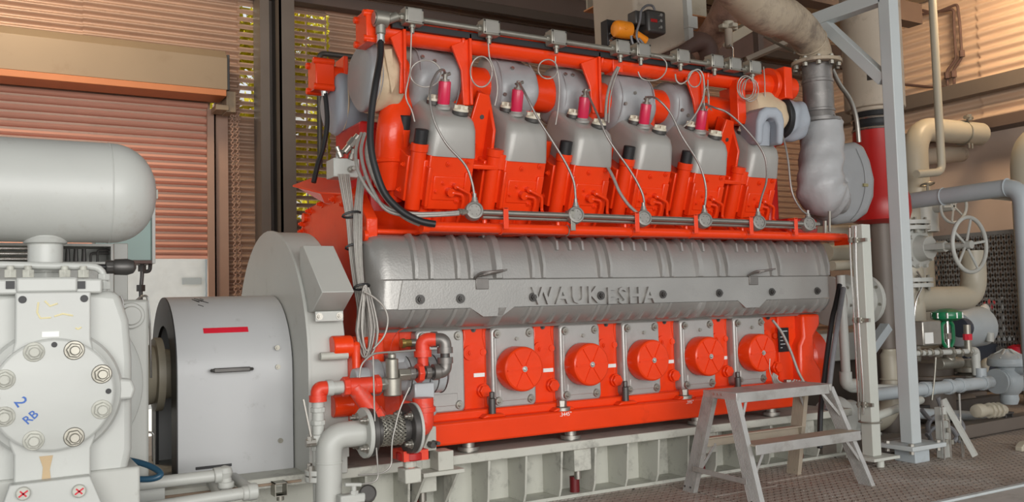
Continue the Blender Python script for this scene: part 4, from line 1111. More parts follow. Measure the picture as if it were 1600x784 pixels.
# grey regulator valve
rv = thing('regulator_valve', Q(612, 625), 'silver-grey regulator valve with upright body beside the red strainer', 'valve')
c = Q(613, 600); zt_ = Q(613, 560).z; zb_ = Q(613, 618).z
b = B().cyl((c.x, SY, zb_), (c.x, SY, Q(613, 590).z), .045, n=24); b.cyl((c.x, SY, Q(613, 592).z), (c.x, SY, zt_), .031, n=20); b.cyl((c.x, SY, zt_), (c.x, SY, zt_ + .025), .02, n=12)
b.cyl((c.x - .09, SY, ze + .0), (c.x - .03, SY, ze), .034, n=6); b.build('valve_body', GALV, rv, 0.005)
b = B().tube(fillet_path([(c.x, SY, zt_ + .02), (c.x, SY, zt_ + .032), (c.x - .10, SY, zt_ + .03), (c.x - .16, SY, zt_ - .02), (c.x - .17, SY, zt_ - .10)], .03), .005, 8); b.tube([(c.x - .02, SY, zt_ + .03), (c.x + .12, SY - .01, zt_ + .035)], .005, 8); b.build('sense_tube', DULL, rv)
b = B().cyl((c.x + .03, SY, Q(630, 585).z), (c.x + .10, SY, Q(630, 585).z), .032, n=6); b.build('side_port', GALV, rv, 0.003)
# black iron loop with red union
bl = thing('black_iron_loop', Q(690, 590), 'dark iron pipe loop with two elbows and a red union', 'pipe')
zl = Q(650, 583).z; xl0 = Q(634, 585).x; xl1 = Q(696, 580).x; zu = Q(690, 530).z
b = B().cyl((xl0, SY, zl), (xl1 - .03, SY, zl), .024, n=16); b.cyl((xl1, SY, zl + .03), (xl1, SY, zu - .03), .024, n=16); b.build('pipe', DKSTEEL, bl)
b = B()
for (cx, cz), (d0, d1) in (((xl1, zl), (V(-1, 0, 0), V(0, 0, 1))), ((xl1, zu), (V(0, 0, -1), V(-.8, .6, 0)))):
    c_ = V(cx, SY, cz); b.cut(); b.tube(fillet_path([c_ + d0 * .065, c_, c_ + d1 * .065], .05, 8), .033, 18); b.cyl(c_ + d0 * .04, c_ + d0 * .07, .040, n=20); b.cyl(c_ + d1 * .04, c_ + d1 * .07, .040, n=20)
b.builds('iron_elbow', IRON, bl)
b = B()
for px, r_ in ((655, .048), (643, .034), (668, .034), (683, .036)): x_ = Q(px, 583).x; b.cut(); b.cyl((x_ - .014, SY, zl), (x_ + .014, SY, zl), r_, n=8)
un = b.builds('union', IRON, bl, 0.003); un[0].data.materials[0] = REDPIPE
b = B(); c_ = V(xl1 - .10, SY + .05, zu); b.tube(fillet_path([c_ + V(.06, -.03, 0), c_, c_ - ZA * .07], .05, 8), .036, 18); b.cyl(c_ - ZA * .05, c_ - ZA * .085, .045, n=20); b.cyl(c_ - ZA * .08, c_ - ZA * .14, .028, n=16); b.build('red_elbow', REDPIPE, bl)
# pale cylinder (oil pump) behind the loop
PUMPM = mat('pump_silver_paint', (0.44, 0.46, 0.47), .38, .15, .06, 6, .12)
op = thing('oil_pump', PY(620, 610, 4.32), 'pale blue-grey pump cylinder lying behind the regulator valve', 'pump')
c0 = PY(552, 592, 4.30); c1 = PY(694, 582, 4.30)
b = B().lathe(c0, c1 - c0, [(.05, 0), (.055, .02), (.055, .07), (.09, .08), (.092, .13), (.078, .14), (.080, .26), (.10, .27), (.10, (c1 - c0).length - .03), (.07, (c1 - c0).length)], 30); u0_ = PY(612, 566, 4.32); u1_ = PY(690, 560, 4.32); b.cyl(u0_, u1_, .055, .05, n=24); b.build('pump_body', PUMPM, op, 0.003)
d_ = PY(655, 612, 4.25); b = B().box(d_.x - .055, d_.x + .055, 4.18, 4.34, d_.z - .045, d_.z + .05); b.cyl((d_.x, 4.10, d_.z - .09), (d_.x, 4.25, d_.z - .02), .03, n=12); b.build('pump_port', PUMPM, op, 0.006)
b = B().box(c0.x + .25, c1.x - .02, 4.34, 4.56, c0.z - .10, c0.z + .10); b.build('pump_flange', PUMPM, op, 0.01)
b = B()
for i in range(5):
    t_ = c0.lerp(c1, .55 + i * .1); b.cut().torus(t_, c1 - c0, .101, .003, 28, 6)
b.builds('pump_band', DKSTEEL, op)
br = thing('brass_cock', PY(640, 545, 4.42), 'small brass cock with steel elbow on the red crankcase', 'valve')
c = PY(632, 536, 4.46); b = B().cyl(c, c + V(.04, 0, 0), .02, n=8); b.cyl(c + V(.0, 0, 0), c + V(-.02, 0, 0), .026, n=14); b.build('cock_body', mat('brass', (0.55, 0.38, 0.12), .35, .8), br)
b = B().tube(fillet_path([c + V(.035, 0, 0), c + V(.075, 0, 0), c + V(.078, 0, -.14)], .03, 6), .021, 12); b.cyl(c + V(.077, 0, -.03), c + V(.078, 0, -.055), .029, n=8); b.build('cock_elbow', STEEL, br)
# loose copper-grey tubes before the braided joint
for pts, lab in (([(583, 556), (585, 640), (588, 700), (592, 752), (560, 757)], 'thin steel tube dropping past the braided joint to the skid'),
                 ([(640, 605), (624, 640), (612, 690), (612, 728), (598, 740), (560, 742)], 'thin bent steel tube from the regulator to the skid')):
    b = B().tube(fillet_path([PY(x, y, 3.96) for x, y in pts], .04), .0042, 8); b.build('instrument_tube', DULL, None, label=lab, cat='tube')
# bottom gauge tee
gt_ = thing('gauge_tee', PY(560, 784, 3.95), 'small grey tee with a T-handle cock and pressure gauge', 'gauge')
c = PY(553, 775, 3.95); b = B().box(c.x - .07, c.x + .05, 3.93, 3.99, c.z - .03, c.z + .012); b.cyl(c, c + ZA * .05, .012, n=10); b.build('tee_body', GREY, gt_, 0.008)
b = B().cyl(PY(539, 757, 3.95), PY(564, 757, 3.95), .009, n=10); b.cyl(PY(553, 770, 3.95), PY(553, 757, 3.95), .008, n=8); b.cyl(PY(553, 772, 3.95), PY(553, 766, 3.95), .02, n=6); b.build('t_handle', GREY, gt_)
c = PY(576, 774, 3.95); b = B().lathe(c + V(0, .02, 0), V(-.2, -1, .5), [(.035, 0), (.04, .005), (.04, .03), (.034, .034), (.033, .03)], 28); b.build('gauge_case', DKSTEEL, gt_)
# ================================================================ INSULATION BLANKETS
ORD = ['first', 'second', 'third', 'fourth', 'fifth', 'sixth']
def cushion(x0, x1, r, cy, cz, seed, dent=.012, n=40, sq=.35, er=.80):
    rn = random.Random(seed); ph = [rn.random() * 6.3 for _ in range(6)]
    rings = []; m = 16
    for i in range(m + 1):
        t = i / m; e = min(t, 1 - t) * 2
        k = (1 - (1 - min(1, e / sq)) ** 2.4) if e < sq else 1
        rr = r * (er + (1 - er) * k); x = x0 + (x1 - x0) * t
        ring = []
        for j in range(n):
            a = 2 * math.pi * j / n
            d = dent * (math.sin(3 * a + ph[0] + 2 * t) * .6 + math.sin(7 * a + ph[1] + 5 * t) * .35 + math.sin(11 * t + ph[2] + 2 * a) * .4)
            ring.append(V(x + .008 * math.sin(2 * a + ph[3]), cy + math.cos(a) * (rr + d), cz + math.sin(a) * (rr + d)))
        rings.append(ring)
    return B().loft(list(reversed(rings)))
def sleeve(k, x0, x1, r, desc, cz=MZ - .01):
    t = thing('insulation_blanket', ((x0 + x1) / 2, MY, cz - r), desc, 'insulation blanket', 'insulation blankets round the exhaust manifold')
    cushion(x0, x1, r, MY, cz, 11 + k).build('padded_cover', BLANK, t, sharp=70)
    for x in (x0 + .035, x1 - .035):
        B().torus((x, MY, cz), XA, r * .985, .004, 40, 5).build('stitched_seam', BLANK, t)
    b = B(); rn = random.Random(k)
    for i in range(2):
        a = R(150 + rn.random() * 70); x = x0 + .05 + (x1 - x0 - .1) * i / 3
        p = V(x, MY + math.cos(a) * r * 1.02, cz + math.sin(a) * -r * 1.0); b.cut(); b.cyl(p, p + V(0, math.cos(a) * .008, -math.sin(a) * .008), .011, n=12)
    b.builds('lacing_pin', STEEL, t)
    return t
segs = [(2.07, 2.385, .20), (2.60, 2.90, .20), (3.07, 3.33, .185), (3.50, 3.83, .20), (3.99, 4.27, .185)]
for k, (x0, x1, r) in enumerate(segs):
    sleeve(k, x0, x1, r, 'grey padded blanket round the exhaust manifold behind the %s pink coil' % ORD[k])
pA_ = thing('insulation_pillow', (1.84, 4.79, 2.35), 'round grey and tan padded end blanket behind the thick black hose', 'insulation blanket')
c = PY(584, 122, 4.79)
cushion(c.x - .085, c.x - .005, .20, 4.79, c.z, 3, .006, sq=.6, er=.92).build('grey_end', BLANK, pA_, sharp=70)
cushion(c.x - .04, c.x + .115, .203, 4.79, c.z, 4, .010, sq=.4, er=.90).build('tan_sleeve', BLANKT, pA_, sharp=70)
b = B(); q_ = PY(600, 108, 4.62); b.prism([(-.01, .10), (.035, .11), (.05, -.10), (.03, -.14)], 0, .02, (q_.x, 4.585, q_.z), XA, ZA, YA); b.build('notch_flap', BLANKT, pA_)
b = B(); b.torus((c.x - .03, 4.79, c.z), XA, .2, .005, 40, 5); b.build('stitched_seam', BLANKT, pA_)
pB_ = thing('insulation_pillow', (1.9, 5.42, 2.2), 'blue-grey padded end blanket of the rear bank, set lower and behind', 'insulation blanket')
c = PY(543, 166, 5.36)
cushion(c.x - .11, c.x + .10, .195, 5.36, c.z, 8, .008, sq=.35, er=.9).build('padded_cover', BLANKB, pB_, sharp=70)
b = B(); b.torus((c.x - .06, 5.36, c.z), XA, .192, .005, 40, 5); b.build('stitched_seam', BLANKT, pB_)
# sixth cylinder: tan bulge, blue-grey hood and strapped grey sleeve
p6 = thing('insulation_hood', bk(4.63, 1.40, 0), 'blue-grey padded hood folded over the coil of the sixth cylinder', 'insulation blanket')
c = PY(1190, 196, 4.40)
half_ = [(-.105, -.14), (-.105, .02), (-.085, .085), (-.04, .115), (.04, .115), (.085, .085), (.105, .02), (.105, -.14), (.055, -.14), (.052, -.01), (.03, .04), (-.02, .04), (-.05, -.01), (-.052, -.14)]
b = B().prism(half_, 0, .26, V(c.x + .02, 4.33, c.z), V(.96, -.28, 0), V(0, -.12, .99), V(.28, .96, .1)); b.build('hood', BLANKB, p6, 0.022, 3)
b = B().prism([(-.05, -.14), (.05, -.14), (.05, .03), (-.05, .03)], .10, .12, V(c.x + .02, 4.33, c.z), V(.96, -.28, 0), V(0, -.12, .99), V(.28, .96, .1)); b.build('hood_inside', BLANKB, p6)
p7 = thing('tan_insulation_wrap', (4.68, 4.76, 2.32), 'tan padded wrap with a black buckle strap at the manifold end', 'insulation blanket')
c = PY(1190, 178, 4.66)
cushion(c.x - .16, c.x + .13, .165, 4.66, c.z - .02, 21, .014, sq=.7).build('tan_wrap', BLANKT, p7, sharp=70)
cushion(c.x + .13, c.x + .185, .16, 4.66, c.z - .02, 22, .004).build('black_strap', BLACK, p7, sharp=70)
cushion(c.x + .17, c.x + .36, .15, 4.66, c.z - .03, 23, .012).build('grey_sleeve', BLANKB, p7, sharp=70)
b = B().torus(PY(1216, 168, 4.58), V(.4, 1, 0), .018, .004, 16, 6); b.build('buckle', BRIGHT, p7)

# ================================================================ IGNITION CONDUIT ON THE TOP BEAM
CYN, CZN = 4.50, 2.745
ic = thing('ignition_conduit', (3.2, CYN, 2.68), 'steel conduit with square junction boxes on top of the red beam', 'conduit')
def zat(px, py): return PY(px, py, CYN)
bxp = [643, 763, 868, 968, 1000, 1062, 1115, 1143, 1174]
bys = [27, 48, 67, 87, 92, 100, 105, 108, 112]
b = B().cyl((1.86, CYN, CZN), (4.62, CYN, CZN - .012), .0165, n=16); b.build('pipe', GALV, ic)
b = B().box(1.90, 4.62, CYN + .03, CYN + .075, CZN - .055, CZN - .02); b.build('black_rail', BLACK, ic)
for px, py in zip(bxp, bys):
    p = zat(px, py); b = B().box(p.x - .056, p.x + .056, CYN - .046, CYN + .03, CZN - .042, CZN + .050)
    jb = b.build('junction_box', GALV, ic, 0.006)
    b = B().box(p.x - .044, p.x + .044, CYN - .049, CYN - .045, CZN - .032, CZN + .040); b.build('box_lid', STEEL, jb, 0.002)
    b = B()
    for sx in (-1, 1):
        for sz in (-1, 1): b.cut().cyl((p.x + sx * .048, CYN - .046, CZN + .004 + sz * .038), (p.x + sx * .048, CYN - .051, CZN + .004 + sz * .032), .005, n=8)
    b.builds('lid_screw', DKSTEEL, jb)
    if px not in (1143,):
        b = B().cyl((p.x, CYN - .005, CZN - .036), (p.x, CYN - .005, CZN - .055), .020, n=8); b.cyl((p.x, CYN - .005, CZN - .05), (p.x, CYN - .005, CZN - .085), .013, n=8); b.build('cable_gland', GALV, jb)
    b = B().cyl((p.x - .075, CYN, CZN), (p.x - .045, CYN, CZN), .024, n=8); b.cut().cyl((p.x + .045, CYN, CZN), (p.x + .07, CYN, CZN), .022, n=8); b.builds('union_nut', GALV, ic, 0.002)
p = zat(597, 30)
b = B().cyl((p.x - .045, CYN, p.z), (p.x + .03, CYN, p.z), .046, n=24); b.cyl((p.x - .01, CYN, p.z), (p.x - .01, CYN, p.z - .085), .028, n=18); b.cyl((p.x - .01, CYN, p.z - .08), (p.x - .01, CYN, p.z - .115), .024, n=8); b.cyl((p.x + .03, CYN, p.z), (p.x + .09, CYN, CZN), .026, n=14)
b.build('conduit_elbow', GALV, ic, 0.004)
b = B().cyl((p.x - .05, CYN, p.z), (p.x - .046, CYN, p.z), .035, n=20); b.build('elbow_cap', STEEL, ic)

# ---- loose wires from the boxes
def wire(pts, Y0, Y1, r, m, lab, name='ignition_wire', cat='wire', res=5, extra=None, group=None):
    n = len(pts); P = [PY(x, y, Y0 + (Y1 - Y0) * i / max(1, n - 1)) for i, (x, y) in enumerate(pts)]
    b = B().tube(smooth_path(P, res), r, 8)
    if extra: extra(b)
    return b.build(name, m, None, sharp=80, label=lab, cat=cat, group=group)
def loop(cx, cy, rx, ry, Y, r):
    def f(b):
        P = [PY(cx + rx * math.cos(i * .25), cy + ry * math.sin(i * .25), Y + .01 * math.sin(i)) for i in range(26)]
        b.tube(P, r, 8)
    return f
WG = 'thin wires looped below the junction boxes'
wire([(643, 45), (642, 75), (641, 108), (638, 125), (634, 145), (636, 158), (643, 172), (648, 190)], 4.49, 4.52, .0042, WIRE, 'thin looped wire hanging from the first junction box', extra=loop(665, 115, 24, 21, 4.47, .0042), group=WG)
wire([(763, 68), (765, 90), (771, 105), (776, 125), (777, 145), (773, 165)], 4.49, 4.55, .0045, WIRE, 'thin looped wire hanging from the second junction box', extra=loop(752, 112, 17, 24, 4.47, .0045), group=WG)
wire([(868, 88), (868, 100), (872, 115), (874, 140), (872, 170), (868, 195)], 4.49, 4.52, .0042, WIRE, 'thin looped wire hanging from the third junction box', extra=loop(856, 108, 15, 15, 4.47, .0042), group=WG)
wire([(965, 105), (955, 125), (948, 155), (946, 190)], 4.49, 4.42, .009, CABLE, 'thick grey cable dropping from the fourth junction box', 'ignition_cable', 'cable')
wire([(968, 105), (959, 128), (953, 155), (951, 192)], 4.485, 4.41, .0045, WIRE, 'thin wire running down beside the thick grey cable')
wire([(997, 112), (1002, 122), (1015, 126), (1030, 123), (1040, 112), (1041, 98), (1032, 89), (1022, 87)], 4.49, 4.48, .0042, WIRE, 'thin wire swinging right from the fifth junction box', group=WG)
wire([(1055, 116), (1057, 126), (1064, 131), (1074, 125), (1082, 112), (1092, 109), (1099, 120), (1100, 145), (1094, 165), (1082, 185), (1068, 198)], 4.49, 4.40, .0055, WIRE, 'pale wire with a small loop below the sixth junction box', extra=loop(1085, 123, 10, 13, 4.46, .0045), group=WG)
wire([(1106, 125), (1106, 145), (1108, 165), (1112, 172)], 4.49, 4.42, .0045, WIRE, 'short straight wire to the fifth pink coil', extra=loop(1104, 155, 4, 18, 4.45, .0035), group=WG)
wire([(1172, 122), (1166, 126), (1163, 140)], 4.47, 4.46, .004, WIRE, 'coiled wire hanked below the last junction box', extra=lambda b: [loop(1168 + d, 138 + d * .6, 13, 18, 4.45 + .01 * d, .004)(b) for d in (-3, 0, 4)], group=WG)
wire([(1193, 104), (1195, 130), (1195, 168)], 4.49, 4.56, .004, WIRE, 'straight thin wire falling to the tan wrap', group=WG)
# ---- conduit with round boxes along the deck
DY, DZ = 4.25, 1.645
dc = thing('deck_conduit', (3.5, DY, 1.60), 'steel conduit with round boxes running above the red fuel pipe', 'conduit')
b = B().cyl((2.14, DY, DZ - .0), (4.90, DY, DZ - .008), .016, n=14); b.cut().cyl((2.30, DY + .03, DZ - .022), (4.90, DY + .03, DZ - .03), .012, n=12)
b.builds('pipe', STEEL, dc)
rbx = [(742, 331), (900, 338), (1006, 343), (1101, 346), (1185, 350), (1263, 352)]
rbc = []
for px, py in rbx:
    p = PY(px, py, DY); p.z = DZ + (p.z - DZ) * .8; rbc.append(p)
    ax_ = V(-.25, -1, .12).normalized()
    b = B().lathe(p + V(0, .03, 0), ax_, [(.042, 0), (.050, .008), (.050, .052), (.046, .060), (.036, .062), (.034, .057), (.002, .057)], 28); b.cyl(p, p + ZA * .062, .020, n=14); b.cyl(p + ZA * .06, p + ZA * .078, .015, n=8)
    rb = b.build('round_box', ROUNDM, dc)
    b = B(); u_ = ax_.cross(ZA).normalized(); v_ = u_.cross(ax_)
    for a in range(0, 360, 60): b.obox(p + V(0, .03, 0) + ax_ * .058 + u_ * .024 * math.cos(R(a)) + v_ * .024 * math.sin(R(a)), u_ * .003, v_ * .003, ax_ * .003)
    b.build('lid_slot', ROUNDM, rb)
for x in (2.42, 2.86, 3.32, 3.78, 4.25, 4.66):
    b = B().box(x - .016, x + .016, DY - .022, DY - .018, DZ - .09, DZ + .03); b.torus((x, 4.30, 1.561), XA, .0295, .004, 20, 6)
    b.box(x - .014, x + .014, DY - .022, DY + .04, DZ + .02, DZ + .028)
    b.build('strap_clamp', GALV if x in (2.86,) else RED, dc, 0.002)
# ---- braided leads from coils to round boxes
LD = [[(701, 112), (692, 109), (682, 115), (672, 143), (677, 184), (697, 224), (727, 258), (738, 287), (739, 310)],
      [(819, 121), (821, 147), (840, 184), (864, 222), (884, 255), (896, 282), (899, 304), (899, 320)],
      [(927, 145), (934, 180), (951, 218), (985, 267), (1001, 296), (1006, 312), (1006, 325)],
      [(1016, 156), (1026, 154), (1047, 176), (1066, 214), (1092, 256), (1103, 294), (1102, 330)],
      [(1104, 168), (1116, 168), (1138, 177), (1169, 206), (1194, 242), (1198, 279), (1190, 308), (1185, 333)],
      [(1207, 187), (1215, 196), (1224, 216), (1231, 248), (1237, 298), (1250, 325), (1260, 338)]]
LL = ['braided lead curling from the first pink coil down to its round box', 'braided lead slanting from the second pink coil to its round box', 'braided lead slanting from the third pink coil to its round box',
      'braided lead slanting from the fourth pink coil to its round box', 'braided lead arching from the fifth pink coil to its round box', 'braided lead from under the blue-grey hood to the last round box']
for k, pts in enumerate(LD):
    n = len(pts)
    P = []
    for i, (x, y) in enumerate(pts):
        t = i / (n - 1); Y = 4.42 - .17 * t - .05 * math.sin(math.pi * t)
        P.append(PY(x, y, Y))
    if k < 5: P[0] = coils[k].copy()
    P[-1] = rbc[k] + ZA * .07
    b = B().tube(smooth_path(P, 6), .0068, 8); b.cyl(P[-1], P[-1] + ZA * .03, .011, n=8)
    b.build('ignition_lead', LEADM, None, sharp=80, label=LL[k], cat='cable', group='braided leads from coils to round boxes')
wire([(950, 262), (958, 277), (968, 300), (982, 320), (996, 333)], 4.45, 4.27, .010, CABLE, 'thick braided hose running down behind the third round box', 'braided_hose', 'hose')

# ================================================================ HOSES AND CABLES AT THE LEFT END
bh = thing('black_hose', PY(587, 260, 4.42), 'thick black hose curving down from the top conduit elbow', 'hose')
P = [p + V(-.01, 0, -.11)] if False else []
pe_ = PY(597, 30, CYN)
P = [V(pe_.x - .01, CYN, pe_.z - .10)] + [PY(x, y, Y) for x, y, Y in ((594, 90, 4.47), (587, 130, 4.42), (580, 180, 4.40), (579, 225, 4.38), (587, 265, 4.36), (602, 303, 4.34), (628, 330, 4.30), (656, 345, 4.26), (680, 350, 4.24))]
B().tube(smooth_path(P, 6), .0185, 14).build('hose', BLACK, bh, sharp=80)
b = B().cyl(P[0] + V(0, 0, -.03), P[0] + V(0, 0, .01), .024, n=16); b.build('ferrule', BRIGHT, bh)
wire([(507, 142), (510, 165), (511, 195), (505, 230), (497, 255), (490, 285)], 5.30, 5.2, .016, BLACK, 'black hose hanging from the rear beam end box', 'black_hose', 'hose')
b = B(); p = PY(507, 138, 5.3); b.cyl(p, p - ZA * .05, .02, n=8); b.build('hose_fitting', BRIGHT, None, label='small bright gland under the rear beam end box', cat='fitting')
b = B().tube(fillet_path([PY(500, 262, 8.85), PY(499, 83, 8.85), PY(590, 93, 8.85)], .06), .028, 12); b.build('wall_conduit', DKSTEEL, None, label='dark conduit running up the back wall with an elbow', cat='conduit')
# sheathed twin cables to the deck conduit
for d, lab in ((0, 'upper grey sheathed cable sweeping to the deck conduit'), (1, 'lower grey sheathed cable sweeping to the deck conduit')):
    wire([(565 + d * 5, 208), (556 + d * 8, 235), (560 + d * 10, 268), (578 + d * 6, 300), (604, 324 + d * 4), (640, 333 + d * 4), (690, 333 + d * 3), (718, 331 + d * 3)], 4.60 - d * .02, 4.24, .0095, CABLE, lab, 'sheathed_cable', 'cable')
wire([(577, 210), (573, 240), (583, 275), (603, 310), (630, 338), (662, 352), (676, 350)], 4.58, 4.26, .012, CABLE, 'grey cable sagging lowest beneath the black hose', 'sheathed_cable', 'cable')
b = B(); p = PY(717, 331, 4.24); b.cyl(p, p + V(.05, 0, 0), .014, n=8); b.cyl(p + V(.015, 0, 0), p + V(.03, 0, 0), .018, n=8); b.build('cable_gland', GALV, None, label='steel gland where the sheathed cables meet the conduit', cat='fitting')
# junction box on the shelf
jb = thing('sensor_box', PY(540, 275, 4.75), 'small grey sensor box with glands on the flared red shelf', 'junction box')
p = PY(540, 262, 4.72); b = B().box(p.x - .075, p.x + .075, 4.70, 4.83, p.z - .055, p.z + .05); b.build('box_body', GREY, jb, 0.006)
b = B()
for px, py, d in ((547, 265, V(0, -1, 0)), (533, 246, V(-.4, 0, 1)), (548, 250, V(.3, 0, 1))):
    q = PY(px, py, 4.70); b.cut(); b.cyl(q, q + d.normalized() * .035, .018, n=8); b.cyl(q + d.normalized() * .03, q + d.normalized() * .065, .013, n=8)
b.builds('gland', STEEL, jb, 0.002)
b = B(); q = PY(552, 228, 4.70); b.cyl(PY(538, 238, 4.72), PY(560, 212, 4.70), .020, n=14); b.cyl(PY(547, 228, 4.71), PY(555, 218, 4.70), .027, n=8); b.tube(fillet_path([PY(538, 238, 4.72), PY(528, 236, 4.74), PY(527, 250, 4.74)], .02), .012, 10); b.build('connector', STEEL, jb)
# cable bundle: many single cables that run down and end in a hanging coil
rn = random.Random(12)
cb_ = thing('cable_bundle', PY(572, 565, 4.42), 'bundle of thin grey cables tied with black bands and hung in a coil', 'cable bundle')
for i in range(6):
    o1 = i * 3.2
    pts = [(529 + o1, 272), (534 + o1 * .9, 300), (542 + o1 * .7, 345), (547 + o1 * .8, 400), (553 + o1 * .8, 445), (560 + o1, 490), (560 + o1, 540)]
    P = [PY(x, y, 4.62 - .035 * j + .004 * i) for j, (x, y) in enumerate(pts)]
    B().tube(smooth_path(P, 5), .0052, 7).build('cable', WIRE if i % 2 else CABLE, cb_, sharp=80)
for i in range(5):
    pts = [(560 + i * 2.6, 276), (556 + i * 2.5, 310), (553 + i * 3, 345), (555 + i * 2.5, 400), (560 + i * 2, 445)]
    P = [PY(x, y, 4.60 - .04 * j - .003 * i) for j, (x, y) in enumerate(pts)]
    B().tube(smooth_path(P, 5), .0052, 7).build('cable', WIRE if i % 2 else CABLE, cb_, sharp=80)
for i in range(9):
    w_ = 6 + rn.random() * 11; top = 440 + rn.random() * 10; bot = 545 + rn.random() * 20; cxx = 568 + rn.random() * 8; sh = rn.random() * 4
    P = []
    for j in range(25):
        a = 2 * math.pi * j / 24
        y = (top + bot) / 2 - math.cos(a) * (bot - top) / 2
        wid = w_ * (.35 + .65 * min(1, (y - top) / (bot - top) * 1.6))
        P.append(PY(cxx + sh * (y - top) / 100 + math.sin(a) * wid, y, 4.36 + .05 * rn.random() * 0 + .005 * i))
    B().tube(P, .0055, 7).build('coil_loop', WIRE if i % 2 else CABLE, cb_, sharp=80)
P = [PY(x, y, 4.33) for x, y in ((568, 455), (585, 465), (600, 480), (606, 500), (600, 525), (583, 545))]
B().tube(smooth_path(P, 6), .0052, 8).build('coil_loop', WIRE, cb_, sharp=80)
b = B()
for px, py, rx in ((549, 335, 14), (553, 385, 13), (565, 448, 12)):
    Y = 4.52 if py < 400 else 4.38
    b.cut().tube([PY(px + rx * math.cos(a * .5), py + 4 * math.sin(a * .5) - rx * .2 * math.cos(a * .5), Y + .02 * math.sin(a * .5)) for a in range(14)], .006, 6)
b.builds('cable_tie', BLACK, cb_)
wire([(640, 510), (622, 518), (611, 540), (609, 575)], 4.5, 4.15, .003, REDPIPE, 'thin red capillary line curling over the crankcase', 'capillary_line', 'wire')
# coil of grey cable hanging behind the stool
cc = thing('coiled_cable', PY(1232, 600, 4.40), 'coil of grey cable hanging behind the step stool top', 'cable')
for i in range(6):
    P = [PY(1228 + (14 + i * 2.6) * math.cos(a * .2 + .3) + i * 1.2, 590 + (9 + i * 2.4) * math.sin(a * .2 + .3), 4.40 + .006 * i) for a in range(17)]
    B().tube(smooth_path(P, 3), .006, 7).build('coil_loop', CABLE if i % 2 else WIRE, cc, sharp=80)
P = [PY(x, y, 4.5 - .02 * j) for j, (x, y) in enumerate([(1207, 500), (1222, 520), (1236, 550), (1247, 580), (1258, 600)])]
B().tube(smooth_path(P, 5), .010, 8).build('cable_tail', CABLE, cc, sharp=80)
P = [PY(x, y, 4.38) for x, y in [(1203, 560), (1203, 580), (1212, 600), (1224, 615)]]
B().tube(smooth_path(P, 5), .003, 6).build('loose_strand', WIRE, cc)
# ribbed conduits at the right end of the cover
wire([(1312, 445), (1306, 475), (1300, 500), (1293, 550), (1287, 600), (1282, 645), (1281, 700)], 4.45, 4.22, .019, BLACK, 'black cable running down at the right end of the engine', 'black_cable', 'cable')
wire([(1318, 450), (1313, 480), (1309, 505), (1302, 550), (1296, 600), (1292, 640)], 4.40, 4.20, .019, HOSEG, 'grey ribbed conduit tied beside the black cable', 'ribbed_conduit', 'conduit')
# ================================================================ STEP STOOL
st = thing('step_stool', (4.05, 3.9, 0), 'worn aluminium two-step stool standing on the checker plate', 'step stool')
TX0, TX1, TZ = 3.625, 4.40, .600
b = B().box(TX0 + .02, TX1 - .01, 3.79, 4.05, TZ, TZ + .012); b.build('top_tread', STOOL, st, 0.002)
b = B().box(TX0 + .02, TX1 - .01, 3.785, 3.795, TZ - .045, TZ + .012); b.build('tread_front', STOOL, st, 0.002)
b = B().box(TX0, TX0 + .02, 3.78, 4.055, TZ - .03, TZ + .014); b.cut().box(TX1 - .01, TX1 + .012, 3.78, 4.055, TZ - .03, TZ + .014); b.builds('end_cap', STOOL, st, 0.004)
b = B()
for y in (3.90, 3.93, 3.96): b.cut().cyl((TX0 - .003, y, TZ - .005), (TX0, y, TZ - .005), .007, n=10)
b.builds('rivet', STEEL, st)
def leg(xt, xb, yt, yb, flange, facing):
    """C-channel leg: grooved web facing -x, flanges behind it"""
    t = V(xt, yt, TZ - .005); f = V(xb, yb, 0.0); ax = (f - t); s_ = V(0, 1, 0); W = .046
    prof = []
    gl = [(-W, 0)] + [(-W + .092 * (i + .5 + o) / 8, d) for i in range(8) for o, d in ((-.3, 0), (-.2, .003), (.2, .003), (.3, 0))] + [(W, 0), (W, .034), (W - .005, .034), (W - .005, .008), (-W + .005, .008), (-W + .005, .034), (-W, .034)]
    r0 = [t + s_ * a + XA * d * facing for a, d in gl]; r1 = [f + s_ * a * 1.02 + XA * d * facing for a, d in gl]
    o = B().loft([r1, r0] if facing > 0 else [r0, r1]).build('leg', STOOL if yb < 3.9 or xb < 4 else STOOLW, st, sharp=25)
    q = B()
    for d in (-.025, .025): q.cut().cyl(f + V(-.003 * facing, d, .03), f + V(.001, d, .03), .006, n=8)
    q.builds('leg_rivet', DKSTEEL, o)
    return o
leg(TX0, 3.602, 3.835, 3.645, 1, 1); leg(TX0, 3.602, 4.005, 4.195, 1, 1)
leg(TX1, 4.565, 3.835, 3.70, 1, 1); leg(TX1 - .02, 4.50, 4.005, 4.215, 1, 1)
sz = .325
b = B().box(3.64, 4.50, 3.665, 3.80, sz, sz + .010); b.build('step_tread', STOOLW, st, 0.002)
b = B().box(3.64, 4.50, 3.66, 3.668, sz - .045, sz + .010); b.build('step_front', STOOL, st, 0.002)
b = B().box(3.63, 4.47, 4.09, 4.098, sz - .055, sz + .005); b.box(3.63, 4.47, 4.05, 4.098, sz - .002, sz + .005); b.build('rear_rail', STOOLW, st, 0.002)
b = B().bar((3.598, 3.70, .135), (3.598, 4.14, .145), .004, .03); b.build('end_strap', STOOL, st, 0.001)
b = B()
for p0, p1 in (((3.72, 3.80, TZ - .03), (3.640, 3.78, TZ - .20)), ((4.33, 3.80, TZ - .03), (4.465, 3.765, TZ - .19)), ((3.74, 3.70, sz - .03), (3.64, 3.70, sz - .20)), ((4.40, 3.70, sz - .03), (4.525, 3.70, sz - .17)),
               ((3.74, 4.09, sz - .04), (3.64, 4.12, sz - .19)), ((4.34, 3.99, TZ - .03), (4.44, 4.02, TZ - .17))):
    b.cut().bar(p0, p1, .018, .005, YA)
